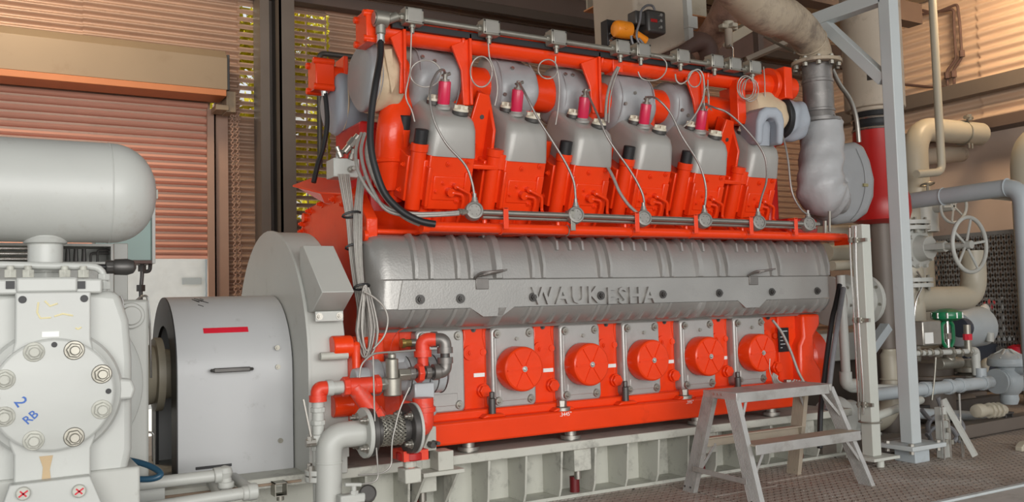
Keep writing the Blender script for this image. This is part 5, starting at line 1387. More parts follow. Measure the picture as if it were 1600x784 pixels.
b.builds('diagonal_brace', STOOL, st)

# ================================================================ WHITE FRAME
co = thing('steel_frame', (5.46, 4.03, 0), 'tall pale grey square column with arm and diagonal brace on a bolted base plate', 'column')
b = B().box(5.414, 5.514, 3.985, 4.08, .125, 5.1); b.build('column', COLM, co, 0.006)
b = B().box(5.30, 5.66, 3.90, 4.17, .095, .125); b.build('base_plate', COLM, co, 0.004)
b = B().box(5.395, 5.55, 3.955, 4.12, 0, .095); b.build('pedestal', BLUEGREY, co, 0.006)
b = B()
for x, y in ((5.34, 3.94), (5.62, 3.94), (5.34, 4.13), (5.62, 4.13)): b.cut().cyl((x, y, .09), (x, y, .125), .012, n=8); b.cyl((x, y, .125), (x, y, .14), .020, n=6); b.cyl((x, y, .07), (x, y, .095), .017, n=6)
b.builds('anchor_bolt', STEEL, co)
b = B().box(5.414, 5.514, 4.06, 4.80, 3.21, 3.31); b.build('arm', COLM, co, 0.004)
b = B().bar(V(5.464, 4.09, 2.66), V(5.464, 4.62, 3.24), .08, .085, XA); b.build('diagonal_brace', COLM, co, 0.004)
po = thing('tubing_post', (5.13, 4.09, 0), 'shorter grey-green post with two bright tubes clipped to it', 'post')
GP = mat('post_grey_green', (0.50, 0.51, 0.46), .5, 0, .06, 3, .12, (.2, .16, .12))
b = B().box(5.08, 5.165, 4.04, 4.13, .07, 1.625); b.build('post', GP, po, 0.005)
b = B().box(5.0, 5.26, 3.97, 4.20, .05, .07); b.cyl((5.12, 4.02, 0), (5.12, 4.02, .05), .025, n=10); b.cyl((5.03, 4.15, 0), (5.03, 4.15, .05), .02, n=10); b.build('foot_plate', GP, po, 0.003)
b = B()
for pts in ([(1328, 356), (1329, 400), (1335, 500), (1340, 600), (1342, 655)], [(1337, 353), (1338, 420), (1343, 520), (1348, 600), (1349, 648)]):
    b.cut().tube(smooth_path([PX(x, y, 5.06) for x, y in pts], 4), .0062, 8)
b.builds('instrument_tube', BRIGHT, po)
b = B()
for py in (375, 500, 632):
    for dx_ in (0, 8):
        p = PX(1329 + (py - 356) * .05 + dx_, py, 5.055); b.cut(); b.cyl(p + V(0, 0, -.018), p + V(0, 0, .018), .016, n=8); b.cyl(p + V(0, -.02, 0), p + V(0, .02, 0), .009, n=8)
    p = PX(1346 + (py - 356) * .04, py, 5.075); b.cut().box(5.06, 5.08, p.y - .04, p.y + .02, p.z - .012, p.z + .012)
b.builds('tube_clip', GALV, po)
b = B().torus((5.122, 4.085, PY(1365, 660, 4.04).z), ZA, .072, .006, 24, 6); b.build('band_clamp', GALV, po)
b = B().cyl((5.16, 4.09, .32), (6.1, 4.4, .34), .030, n=12); b.build('tie_pipe', GP, po)

# ================================================================ EXHAUST ELBOW AND UPTAKE
FX, FY_ = 5.366, 4.60
ex = thing('exhaust_uptake', (FX, FY_, 2.43), 'sooty beige exhaust pipe rising from a bolted flange and grey bellows', 'exhaust pipe')
b = B().lathe((FX, FY_, 2.44), ZA, [(.145, 0), (.160, .005), (.160, .028), (.12, .03), (.112, .08), (.118, .085), (.118, .10), (.112, .105), (.112, .30), (.117, .305), (.117, .325), (.110, .33), (.108, .43), (.12, .44)], 36); b.build('bellows', BELLOWS, ex, sharp=30)
b = B().lathe((FX, FY_, 2.885), ZA, [(.180, 0), (.185, .004), (.185, .024), (.180, .028)], 40); b.cyl((FX, FY_, 2.90), (FX, FY_, 2.96), .14, .12, n=32); b.build('top_flange', EXH, ex)
b = B()
for i in range(10):
    a = R(36 * i + 10); p = V(FX + .158 * math.cos(a), FY_ + .158 * math.sin(a), 2.855); b.cut(); b.cyl(p, p + ZA * .075, .011, n=8); b.cyl(p, p + ZA * .025, .019, n=6); b.cyl(p + ZA * .05, p + ZA * .07, .019, n=6)
b.builds('flange_bolt', GALV, ex)
up1 = PY(1172, 0, 4.15); up2 = PY(1120, -60, 3.95)
P = [V(FX, FY_, 2.93), V(FX - .01, FY_, 2.99), V(FX - .06, FY_ - .01, 3.06)] 
Pm = PY(1240, 62, 4.48)
path = smooth_path([V(FX, FY_, 2.91), V(FX - .004, FY_, 2.99), PY(1255, 50, 4.54), PY(1225, 28, 4.42), up1, up2 + (up2 - up1) * 2], 8)
nP = len(path); b = B().tube(path, .15, 30, rads=[.10 + .045 * min(1, i / nP * 1.5) for i in range(nP)]); b.build('uptake_pipe', EXH, ex, sharp=60)
b = B(); i_ = 12; d_ = (path[i_ + 1] - path[i_]).normalized(); b.torus(path[i_], d_, .102 + .045 * i_ / nP * 1.5, .006, 36, 6); b.build('weld_bead', EXH, ex)
# insulated exhaust elbow in two padded pieces
ib = thing('insulated_elbow', (FX, FY_, 1.70), 'silver-grey padded exhaust elbow hanging below the grey bellows', 'insulation blanket')
def padded(pts, rads, seed, name, m, par, dent=.010):
    P = smooth_path(pts, 6); nP = len(P); rr = [rads[0]] * nP
    for i in range(nP):
        t = i / (nP - 1) * (len(rads) - 1); k = min(int(t), len(rads) - 2); rr[i] = rads[k] + (rads[k + 1] - rads[k]) * (t - k)
    b = B().tube(P, 1, 36, rads=rr); rn = random.Random(seed); ph = [rn.random() * 6 for _ in range(4)]
    for i in range(nP):
        for j in range(36):
            a = 2 * math.pi * j / 36; q = b.v[i * 36 + j]; d = q - P[i]
            if d.length > 1e-5: b.v[i * 36 + j] = q + d.normalized() * dent * 1.1 * (math.sin(i * 1.4 + ph[0] + 2 * a) + .7 * math.sin(4 * a + ph[1] + i * .4) + .4 * math.sin(9 * a + i + ph[2])) * (.4 + .6 * (i / nP))
    return b.build(name, m, par, sharp=75)
SILV = mat('silver_insulation_cloth', (0.40, 0.405, 0.41), 0.48, 0.08, 0.06, 6, 0.08, (0.28, 0.26, 0.24), 0.60, 11)
pts = [PY(1285, 192, 4.60), PY(1284, 235, 4.58), PY(1282, 275, 4.56), PY(1284, 298, 4.57), PY(1292, 308, 4.62), PY(1302, 311, 4.68)]
padded(pts, [.15, .155, .165, .178, .165, .12], 3, 'padded_sleeve', SILV, ib)
b = B(); b.torus(PY(1284, 232, 4.58), ZA, .138, .004, 36, 5); b.cut().torus(PY(1290, 306, 4.61), V(.6, .5, -.6), .165, .005, 36, 5); b.builds('stitched_seam', SILV, ib)
ib2 = thing('insulated_bend', PY(1340, 345, 4.9), 'bean-shaped grey padded bend with a brass tag beside the silver elbow', 'insulation blanket')
ol = [(1304, 232), (1318, 224), (1338, 221), (1350, 226), (1360, 250), (1367, 280), (1366, 308), (1356, 334), (1338, 347), (1310, 350), (1296, 344), (1304, 320), (1318, 300), (1320, 280), (1310, 262), (1304, 245)]
b = B().prism([(p.x, p.z) for p in (PY(x, y, 4.72) for x, y in ol)], 4.70, 4.98, (0, 0, 0), XA, ZA, YA); b.build('padded_bend', BLANK, ib2, 0.055, 4, sharp=75)
p = PY(1352, 289, 4.69); b = B().box(p.x - .02, p.x + .03, 4.685, 4.70, p.z - .012, p.z + .012); b.build('brass_tag', mat('tag_brass', (.35, .30, .15), .4, .5), ib2)
P = [PY(x, y, 4.695) for x, y in ((1338, 232), (1350, 262), (1352, 295), (1344, 325), (1330, 345))]
B().tube(smooth_path(P, 5), .004, 6).build('stitched_seam', BLANK, ib2)
wire([(1300, 108), (1312, 132), (1328, 155), (1338, 185), (1342, 222)], 4.75, 4.80, .019, STEEL, 'bright flexible metal conduit bowing beside the bellows', 'flexible_conduit', 'conduit')
b = B().tube([PY(1300, 180, 4.5), PY(1302, 205, 4.5), PY(1296, 240, 4.5)], .02, 8); b.build('lacing_strap', BLACK, ib)
b = B().cyl(PY(1296, 330, 4.45), PY(1296, 362, 4.45), .010, n=8); b.cut().cyl(PY(1289, 345, 4.45), PY(1289, 372, 4.45), .013, n=8); b.builds('support_rod', GALV, ib)
# air-filter vessel with black sleeve and red turbocharger casing
av = thing('air_intake_vessel', PZ(1440, 640, 0), 'big grey-beige upright intake vessel with black sleeve over a red casing', 'vessel')
c = PY(1367, 172, 5.0); z1, z2, z3 = PY(1367, 172, 5).z, PY(1367, 206, 5).z, PY(1367, 350, 5).z
b = B().cyl((c.x, 5.0, z1), (c.x, 5.0, 4.2), .245, n=44); b.cyl((c.x, 5.0, z1 - .03), (c.x, 5.0, z1 + .02), .20, n=36); b.build('vessel_shell', DUCTM, av, 0.01)
b = B().lathe((c.x, 5.0, z2), ZA, [(.19, 0), (.185, .04), (.18, .06), (.185, .08), (.178, .10), (.19, .12), (.18, z1 - z2)], 36); b.build('rubber_sleeve', BLACK, av)
b = B()
for z_ in (z2 + .012, z2 + .10): b.cut().torus((c.x, 5.0, z_), ZA, .19, .010, 36, 6)
b.builds('hose_clamp', BRIGHT, av)
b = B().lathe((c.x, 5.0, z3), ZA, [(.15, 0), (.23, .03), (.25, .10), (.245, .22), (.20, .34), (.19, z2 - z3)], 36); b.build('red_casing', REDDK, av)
b = B().cyl((c.x, 5.0, 0), (c.x, 5.0, z3 + .02), .10, n=20); b.build('support_leg', STEELGR, av)
b = B().box(c.x - .22, c.x - .05, 4.74, 4.9, PY(1350, 115, 4.8).z - .02, PY(1350, 115, 4.8).z + .03); b.build('vessel_bracket', DKSTEEL, av)

# ================================================================ OVERHEAD CLUTTER
ca = thing('air_duct', PY(1030, 90, 5.4), 'cream sheet-metal duct with a slanted lower edge hanging from the roof', 'duct')
b = B(); poly = [(984, -120), (1066, -120), (1079, 62), (1062, 72), (1030, 86), (1005, 99), (996, 92)]
pp_ = [(p.x, p.z) for p in (PY(x, y, 5.3) for x, y in poly)]
b.prism(pp_, 5.3, 5.85, (0, 0, 0), XA, ZA, YA); b.build('duct_shell', DUCTM, ca, 0.07, 4)
q0 = [(p.x, p.z) for p in (PY(x, y, 5.27) for x, y in ((1063, -120), (1071, -120), (1081, 58), (1074, 63)))]
b = B().prism(q0, 5.25, 5.85, (0, 0, 0), XA, ZA, YA); b.build('edge_flange', GREY, ca)
p0 = PY(1076, 42, 5.24); p1 = PY(1090, 26, 5.24); b = B().box(p0.x, p1.x, 5.24, 5.3, p0.z, p1.z); b.build('edge_bracket', GREY, ca, 0.003)
p0 = PY(927, 30, 6.3); p1 = PY(990, 20, 6.3)
cb2 = thing('cream_roof_channel', V((p0.x + p1.x) / 2, 6.4, p1.z), 'cream channel with orange lower flange ending beside the duct', 'beam')
b = B().box(p0.x, p0.x + 1.4, 6.38, 6.40, PY(927, 16, 6.38).z, PY(927, -40, 6.38).z); b.build('web', BEIGE, cb2)
b = B().box(p0.x - .03, p0.x + 1.4, 6.05, 6.40, PY(927, 18, 6.38).z - .012, PY(927, 18, 6.38).z); b.build('lower_flange', mat('orange_flange', (.55, .26, .12), .6, 0, .15, 5, .3, (.3, .2, .12)), cb2)
ac = thing('valve_actuator', PY(1000, 62, 5.05), 'black and orange valve actuator with glands in front of the cream duct', 'actuator')
AYc = 5.0
p = PY(1014, 35, AYc); b = B().box(p.x - .065, p.x + .105, AYc - .07, AYc + .08, p.z - .095, p.z + .075); b.build('black_housing', DKSTEEL, ac, 0.02, 3)
b = B().box(p.x - .15, p.x - .06, AYc - .04, AYc + .06, p.z - .04, p.z + .06); b.build('black_side_box', DKSTEEL, ac, 0.01)
q = PY(1022, 32, AYc - .072); b = B().box(q.x - .03, q.x + .03, AYc - .074, AYc - .069, q.z - .012, q.z + .012); b.build('red_display', REDDK, ac, 0.002)
b = B()
for px, py in ((1032, 24), (1032, 33), (1032, 43)): q = PY(px, py, AYc - .07); b.cut().cyl(q, q - YA * .01, .012, n=8)
b.builds('cover_screw', BRIGHT, ac)
q = PY(970, 46, AYc); b = B().lathe(V(q.x - .065, AYc, q.z), XA, [(.03, 0), (.055, .015), (.062, .04), (.062, .14)], 26); b.cyl((q.x, AYc - .065, q.z), (q.x, AYc - .055, q.z), .02, n=14); b.build('orange_cylinder', ORANGE, ac, 0.004)
q2_ = PY(1000, 58, AYc); b = B().cyl(q2_ + V(-.05, 0, .02), q2_ + V(.05, 0, -.02), .03, n=14); b.build('orange_coupling', ORANGE, ac)
q = PY(957, 52, AYc + .1); b = B().box(q.x - .06, q.x + .22, AYc + .08, AYc + .16, q.z - .10, q.z + .09); b.build('mount_plate', BLACK, ac, 0.004)
b = B()
for px, py in ((954, 52), (953, 64), (957, 59)): r_ = PY(px, py, AYc + .08); b.cut().cyl(r_, r_ - YA * .014, .012, n=8)
b.builds('mount_bolt', BRIGHT, ac)
b = B(); g0 = PY(986, 46, AYc - .03); b.cyl(g0, g0 - ZA * .05, .014, n=8); b.build('cable_gland', mat('pink_brass', (.55, .3, .22), .4, .6), ac)
for pts, nm in (([(986, 56), (988, 66), (993, 77)], 'cable'), ([(1023, 16), (1019, 9), (1010, 9), (1002, 17), (1000, 32), (995, 50), (996, 62), (1005, 78)], 'cable'), ([(998, 60), (1005, 68), (1009, 76)], 'cable')):
    b = B().tube(smooth_path([PY(x, y, AYc - .08) for x, y in pts], 5), .0085, 8); b.build(nm, HOSEG, ac, sharp=80)
rb_ = thing('rusty_bypass_pipe', PY(1090, 100, 5.6), 'rusty brown pipe bend arching behind the red top beam', 'pipe')
b = B().tube(smooth_path([PY(1030, 96, 5.7), PY(1055, 82, 5.7), PY(1078, 68, 5.7), PY(1096, 66, 5.7), PY(1107, 80, 5.7), PY(1110, 105, 5.7), PY(1111, 130, 5.7)], 6), .085, 20); b.build('bend', RUST, rb_, sharp=60)
bp_ = thing('peeling_brown_pipe', PY(1100, 60, 6.2), 'brown pipe with peeling pinkish coating slanting up to the exhaust uptake', 'pipe')
b = B().tube([PY(1098, 78, 6.2), PY(1128, 30, 5.8), PY(1150, -20, 5.4)], .13, 22); b.build('pipe', mat('peeling_pipe', (.40, .25, .19), .6, 0, .12, 4, .75, (.10, .055, .05), .1, 30, 4), bp_)
vv = thing('overhead_valve', PY(1138, 75, 5.6), 'small brown valve with cross-shaped handle between overhead beams', 'valve')
c = PY(1138, 48, 5.6)
b = B().cyl(c + V(0, 0, -.14), c + V(0, 0, .02), .035, n=14); b.cyl(c + V(0, 0, -.15), c + V(0, 0, -.10), .028, n=8); b.build('valve_stem', DUCTM, vv)
b = B().obox(c + V(0, 0, .03), V(.09, 0, .0), V(0, .03, 0), V(0, 0, .018)); b.obox(c + V(0, 0, .03), V(.0, .09, 0), V(.03, 0, 0), V(0, 0, .018)); b.cyl(c + V(0, 0, .02), c + V(0, 0, .08), .05, n=10); b.build('valve_handle', BEIGE, vv, 0.008)
b = B().tube(fillet_path([PY(1140, 70, 5.55), PY(1145, 74, 5.55), PY(1145, 102, 5.55)], .03), .008, 8); b.build('sense_tube', BRIGHT, vv)
for nm, lab, m_, a, c_, wd, th in (('brown_roof_beam', 'brown steel beam under the exhaust uptake, nearer one', RUST, PY(1112, 90, 6.9), PY(1192, 62, 6.9), .25, .22),
                               ('cream_rail', 'cream flat rail with bolt holes below the exhaust uptake', DUCTM, PY(1165, 94, 5.5), PY(1230, 66, 5.3), .10, .04),
                               ('dark_roof_strut', 'dark strut standing beside the overhead valve', STEELBR, PY(1184, 42, 6.0), PY(1186, 82, 6.0), .07, .07),
                               ('cream_roof_plate', 'cream plate behind the overhead valve', BEIGE, PY(1125, 68, 6.8), PY(1180, 36, 6.8), .25, .10)):
    b = B().bar(a, c_, wd, th); b.build(nm, m_, None, 0.004, label=lab, cat='beam')
# hoist and beams above the eave at the left of the duct : grey rod under uptake
b = B().cyl(PY(1195, 58, 5.4), PY(1242, 82, 5.0), .012, n=8); b.build('slim_rod', GALV, None, label='slim bright rod slanting under the exhaust uptake', cat='rod')
b = B().box(4.2, 10, 6.9, 7.1, 4.5, 4.75); b.build('roof_truss_beam', STEELBR, None, label='dark brown roof beam running along above the engine', cat='beam')

# ================================================================ PIPEWORK AT THE RIGHT
def pipe(pts, r, bend, n=20): return B().tube(fillet_path(pts, bend, 10), r, n)
A1 = thing('beige_elbow_pipe', PY(1430, 380, 6.4), 'thick beige pipe bending from the wall down behind the pale column', 'pipe')
L0 = PY(1428, 200, 6.4); 
pipe([V(10.25, 6.4, L0.z + .02), V(L0.x, 6.4, L0.z + .0), V(L0.x, 6.4, .5)], .135, .34, 26).build('pipe', BEIGE, A1, sharp=60)
p = PY(1503, 208, 6.4); b = B().torus((p.x, 6.4, L0.z + .01), XA, .142, .009, 32, 6); b.cyl((p.x, 6.3, L0.z + .14), (p.x, 6.3, L0.z + .21), .03, n=8); b.cyl((p.x - .08, 6.3, L0.z + .17), (p.x + .05, 6.3, L0.z + .17), .025, n=8); b.cyl((p.x - .03, 6.3, L0.z - .19), (p.x - .03, 6.3, L0.z - .13), .012, n=8); b.cyl((p.x + .03, 6.3, L0.z - .19), (p.x + .03, 6.3, L0.z - .13), .012, n=8)
b.build('pipe_clamp', GALV, A1)
t1_ = thing('slim_beige_pipe', PY(1465, 270, 5.9), 'slim beige upright pipe with a bottom elbow in front of the sand wall', 'pipe')
pt_ = PY(1459, 40, 5.9)
pipe([V(pt_.x, 5.9, 4.9), V(pt_.x, 5.9, PY(1466, 268, 5.9).z), PY(1432, 272, 5.9)], .042, .10, 16).build('pipe', BEIGE, t1_, sharp=60)
t2_ = thing('tan_cross_pipe', PY(1490, 240, 7.4), 'tan pipe behind the beige elbow pipe', 'pipe')
B().cyl(PY(1430, 246, 6.58), PY(1502, 240, 6.60), .10, n=20).build('pipe', DUCTM, t2_)
gB = thing('grey_cross_pipe', PY(1500, 310, 4.6), 'grey pipe crossing toward the camera and turning down at the frame edge', 'pipe')
g0, g1 = PX(1424, 314, 7.0), PX(1597, 290, 7.0); zg = (g0.z + g1.z) / 2
pipe([V(7.0, g0.y + .3, g0.z), V(7.0, g1.y, g1.z), V(7.0, g1.y, .3)], .070, .16, 22).build('pipe', BLUEGREY, gB, sharp=60)
b = B()
for px in (1474, 1575): p = PX(px, 302, 7.0); b.cut().torus((7.0, p.y, g0.z + (g1.z - g0.z) * (p.y - g0.y) / (g1.y - g0.y)), YA, .071, .007, 28, 6)
b.builds('weld_ring', BLUEGREY, gB)
p0 = PX(1525, 306, 7.1); p1 = PX(1592, 312, 7.1); b = B().bar(p0, p1, .05, .03); b.build('support_angle', BEIGE, gB)
re_ = thing('right_beige_pipe', PY(1600, 300, 5.6), 'thick beige elbow pipe cut by the right edge of the picture', 'pipe')
c = PY(1602, 215, 5.2); pipe([V(c.x, 5.2, .0), V(c.x, 5.2, c.z), V(c.x + .7, 5.1, c.z)], .155, .36, 26).build('pipe', BEIGE, re_, sharp=60)
# handwheel gate valve
gv = thing('gate_valve', PY(1435, 470, 5.1), 'grey gate valve with the large five-spoke handwheel', 'valve')
W1 = PY(1515, 382, 4.66); VB = V(W1.x, 5.25, W1.z)
b = B().torus(W1, YA, .235, .018, 44, 10); b.build('handwheel_rim', GREY, gv)
for i in range(5):
    a = R(72 * i + 80); e = V(math.cos(a), 0, math.sin(a)); b = B().bar(W1 + V(0, .03, 0) + e * .02, W1 + e * .235, .022, .014, YA); b.build('handwheel_spoke', GREY, gv, 0.003)
b = B().cyl(W1 + V(0, -.02, 0), W1 + V(0, .05, 0), .035, n=16); b.build('handwheel_hub', GREY, gv)
b = B().cyl(W1, VB, .03, n=14); b.cyl(W1 + V(0, .22, 0), W1 + V(0, .30, 0), .05, n=8)
for s_ in (-1, 1): b.bar(W1 + V(s_ * .06, .20, 0), VB + V(s_ * .09, -.12, 0), .03, .05)
b.build('stem_yoke', GREY, gv, 0.003)
b = B().lathe(VB, -YA, [(.10, -.1), (.10, .02), (.20, .03), (.20, .07), (.185, .075), (.185, .11), (.12, .12), (.10, .22)], 34); b.build('valve_body', GREY, gv, 0.003)
b = B()
for i in range(10):
    a = R(36 * i); p = VB + V(.165 * math.cos(a), -.11, .165 * math.sin(a)); b.cut().cyl(p, p - YA * .035, .018, n=6)
b.builds('bonnet_bolt', GREY, gv)
b = B().cyl((VB.x, 5.25, .75), (VB.x, 5.25, 2.05), .115, n=26); b.build('line_pipe', BEIGE, gv)
b = B()
for z_ in (VB.z + .22, VB.z - .30): b.cut(); b.cyl((VB.x, 5.25, z_), (VB.x, 5.25, z_ + .035), .19, n=32); b.cut(); b.cyl((VB.x, 5.25, z_ - .05), (VB.x, 5.25, z_ - .015), .19, n=32)
b.builds('line_flange', GREY, gv)
b = B()
for z_ in (VB.z + .22, VB.z - .30):
    for i in range(8): a = R(45 * i + 15); p = V(VB.x + .16 * math.cos(a), 5.25 + .16 * math.sin(a), z_ - .08); b.cut().cyl(p, p + ZA * .14, .013, n=8)
b.builds('flange_bolt', GALV, gv)
u0 = PY(1430, 468, 5.25); u1 = PY(1524, 470, 5.25)
pipe([V(VB.x - .05, 5.25, u0.z), V(u1.x - .01, 5.25, u0.z), V(u1.x, 5.25, PY(1527, 392, 5.25).z)], .115, .30, 24).build('u_bend_pipe', BEIGE, gv, sharp=60)
gv2 = thing('rear_gate_valve', PY(1490, 350, 6.0), 'grey handwheel valve half hidden behind the grey cross pipe', 'valve')
W2 = PY(1490, 322, 5.9)
B().torus(W2, V(.2, 1, .1), .175, .016, 36, 8).build('handwheel_rim', GREY, gv2)
for i in range(5): a = R(72 * i + 40); e = V(math.cos(a), 0, math.sin(a)); B().bar(W2, W2 + e * .17, .02, .012, YA).build('handwheel_spoke', GREY, gv2)
b = B().cyl(W2, W2 + V(0, .4, 0), .05, n=14); b.cyl(W2 + V(0, .35, -.25), W2 + V(0, .35, .1), .14, n=20); b.build('valve_body', GREY, gv2)
gv3 = thing('small_wheel_valve', PY(1448, 320, 6.3), 'small valve with a flat wheel above the grey cross pipe', 'valve')
c = PY(1449, 288, 6.2); b = B().torus(c, V(0, .2, 1), .07, .009, 24, 6); b.bar(c - V(.07, 0, 0), c + V(.07, 0, 0), .012, .01); b.build('wheel', GALV, gv3)
b = B().cyl(c, c - V(0, 0, .22), .014, n=8); b.cyl(c - V(.09, 0, .18), c + V(.09, 0, -.18), .04, n=12); b.cut().cyl(c + V(.12, 0, -.10), c + V(.16, 0, -.30), .03, n=10); b.builds('stem', GALV, gv3)
sn = thing('wall_sensor', PY(1532, 330, 7.4), 'small dark transmitter with a pale collar under the grey cross pipe', 'sensor')
c = PY(1533, 318, 7.2); b = B().cyl(c, c + V(0, 0, .12), .08, n=16); b.cyl(c + V(.03, -.02, -.15), c + V(.06, 0, -.06), .07, n=12); b.build('housing', NAVY, sn, 0.01); b = B().cyl(c - V(0, 0, .07), c, .07, n=16); b.build('pale_collar', WHITE, sn)
# expanded metal guard over a dark opening
mg = thing('mesh_guard', PX(1525, 540, 9.2), 'dark expanded-metal guard screen below the sand-coloured wall', 'mesh screen')
m0, m1 = PX(1452, 545, 9.2), PX(1597, 362, 9.2)
b = B(); ny = 20; nz = 22; y0, y1, zz0, zz1 = m1.y, m0.y, PX(1525, 545, 9.2).z, PX(1525, 366, 9.2).z
dy = (y1 - y0) / ny; dz_ = (zz1 - zz0) / nz
for j in range(nz):
    for i in range(ny):
        ox = dy / 2 if j % 2 else 0
        a = V(9.2, y0 + i * dy + ox, zz0 + j * dz_); c1 = V(9.2, a.y + dy / 2, a.z + dz_); c2 = V(9.2, a.y - dy / 2, a.z + dz_)
        for c_ in (c1, c2): b.bar(a, c_, .017, .006, XA)
b.build('expanded_metal', MESHM, mg, kind='stuff')
b = B().box(9.19, 9.22, y0 - .02, y0 + .02, zz0, zz1); b.cut().box(9.19, 9.22, y0, y1, zz0 - .02, zz0 + .02); b.cut().box(9.19, 9.22, y0, y1, zz1 - .02, zz1 + .02); b.builds('guard_frame', MESHM, mg)
b = B().box(9.9, 10.0, y0 - .3, y1 + .3, 0, zz1 + .03); b.build('dark_backing', ROOFM, mg)
fan = thing('louvre_frame', PY(1545, 520, 5.9), 'grey angled panel with a dark opening and a red-capped fitting', 'panel')
f0, f1 = PY(1535, 528, 5.9), PY(1565, 468, 5.9)
b = B().box(f0.x - .05, f0.x + .25, 5.9, 5.94, f1.z, f1.z + .03); b.cut().box(f1.x + .0, f1.x + .03, 5.9, 5.94, f0.z, f1.z + .03); b.cut().box(f0.x - .3, f1.x + .2, 5.9, 5.96, f0.z - .05, f0.z); b.builds('frame_bar', BLUEGREY, fan)
b = B().cyl(PY(1533, 489, 5.8), PY(1545, 478, 5.8), .055, n=18); b.build('white_fitting', WHITE, fan, 0.004); b = B().cyl(PY(1541, 481, 5.8), PY(1549, 474, 5.8), .057, n=18); b.build('red_cap', mat('pink_cap', (.55, .08, .10), .5), fan, 0.004)
mo = thing('grey_motor', PY(1520, 540, 5.4), 'grey motor casing with a navy end behind the green actuator', 'motor')
b = B().lathe(PY(1490, 515, 5.5), PY(1560, 505, 5.5) - PY(1490, 515, 5.5), [(.05, 0), (.17, .05), (.20, .12), (.20, .42), (.14, .46)], 30); b.build('motor_casing', BLUEGREY, mo)
n0, n1 = PY(1515, 575, 5.7), PY(1570, 535, 5.7); b = B().box(n0.x, n1.x, 5.7, 6.0, n0.z - .25, n1.z); b.build('navy_case', NAVY, mo, 0.02)
b = B().cyl(PY(1499, 512, 5.1), PY(1508, 512, 5.1), .09, n=18); b.build('dark_end', NAVY, mo, 0.004)
b = B().cyl(PY(1547, 520, 5.3), PY(1547, 534, 5.3), .035, n=12); b.build('terminal_cap', GREY, mo, 0.004)
# green diaphragm actuators
def green(px, py, Y, rad, lab, yoke=True):
    t = thing('diaphragm_actuator', PY(px, py + 75, Y), lab, 'actuator'); c = PY(px, py, Y)
    b = B().lathe(c - ZA * .05, ZA, [(rad * .6, 0), (rad * .95, .02), (rad, .04), (rad, .055), (rad * .95, .075), (rad * .5, .10), (.02, .105)], 34); b.build('diaphragm_case', GREEN, t)
    b = B()
    for i in range(10): a = R(36 * i); p = c + V(rad * .97 * math.cos(a), rad * .97 * math.sin(a), -.025); b.cut(); b.cyl(p, p + ZA * .045, .010, n=6)
    b.builds('rim_bolt', BRIGHT, t)
    if not yoke:
        b = B().cyl(V(c.x, c.y, 0), c - ZA * .04, .03, n=12); b.build('support_stem', GALV, t)
    if yoke:
        for s_ in (-1, 1):
            b = B(); b.tube(fillet_path([c + V(s_ * .03, 0, -.05), c + V(s_ * .075, 0, -.08), c + V(s_ * .075, 0, -.22), c + V(s_ * .03, 0, -.27)], .03), .016, 8); b.build('yoke_arm', GREEN, t)
        b = B().cyl(c + V(0, 0, -.34), c + V(0, 0, -.04), .016, n=10); b.cyl(c + V(0, 0, -.20), c + V(0, 0, -.15), .03, n=8); b.build('valve_stem', BRIGHT, t)
        b = B().cyl(c + V(0, 0, -.38), c + V(0, 0, -.27), .05, n=16); b.cyl(c + V(-.14, 0, -.40), c + V(.14, 0, -.40), .05, n=16); b.build('valve_body', GALV, t, 0.004)
    return t
green(1479, 492, 4.70, .125, 'green diaphragm actuator with yoke beside a grey positioner box')
green(1430, 480, 5.3, .11, 'green diaphragm actuator partly hidden behind the pale column', False)
green(1396, 482, 5.6, .10, 'small green actuator left of the pale column', False)
pb_ = thing('positioner_box', PY(1454, 540, 4.65), 'dark grey positioner box with a white label below the green actuators', 'positioner')
p0, p1 = PY(1440, 541, 4.62), PY(1467, 500, 4.62); b = B().box(p0.x, p1.x, 4.60, 4.72, p0.z, p1.z); b.build('box', STEEL, pb_, 0.012)
p0, p1 = PY(1445, 537, 4.60), PY(1457, 519, 4.60); b = B().box(p0.x, p1.x, 4.594, 4.602, p0.z, p1.z); b.build('white_label', WHITE, pb_)
# small bore fittings line
fl_ = thing('fitting_line', PY(1480, 552, 4.55), 'small-bore fittings line with a grey elbow turning down', 'pipe')
la, lb, lc_ = PY(1428, 552, 4.55), PY(1524, 548, 4.55), PY(1527, 604, 4.55)
b = B().tube(fillet_path([la, lb, V(lb.x + .01, 4.55, lc_.z)], .06, 8), .022, 14); b.build('pipe', GREY, fl_)
b = B()
for px, rr in ((1436, .032), (1445, .028), (1454, .034), (1466, .04), (1486, .045), (1500, .036), (1513, .038)): p = PY(px, 551, 4.55); b.cut().cyl(p - V(.012, 0, 0), p + V(.012, 0, 0), rr, n=8)
b.builds('union', GALV, fl_, 0.002)
b = B().tube(fillet_path([lb - V(.06, 0, 0), lb, lb - V(0, 0, .08)], .05, 8), .036, 16); b.cyl(lb - V(0, 0, .20), lb - V(0, 0, .06), .034, n=16); b.build('elbow', GREY, fl_)
p = PY(1512, 530, 4.55); b = B().cyl(p - ZA * .10, p, .028, n=14); b.cyl(p + ZA * .03, p + ZA * .12, .028, n=14); b.build('upright', GALV, fl_); b = B().cyl(p - ZA * .005, p + ZA * .045, .036, n=8); b.build('red_white_collar', REDMARK, fl_)
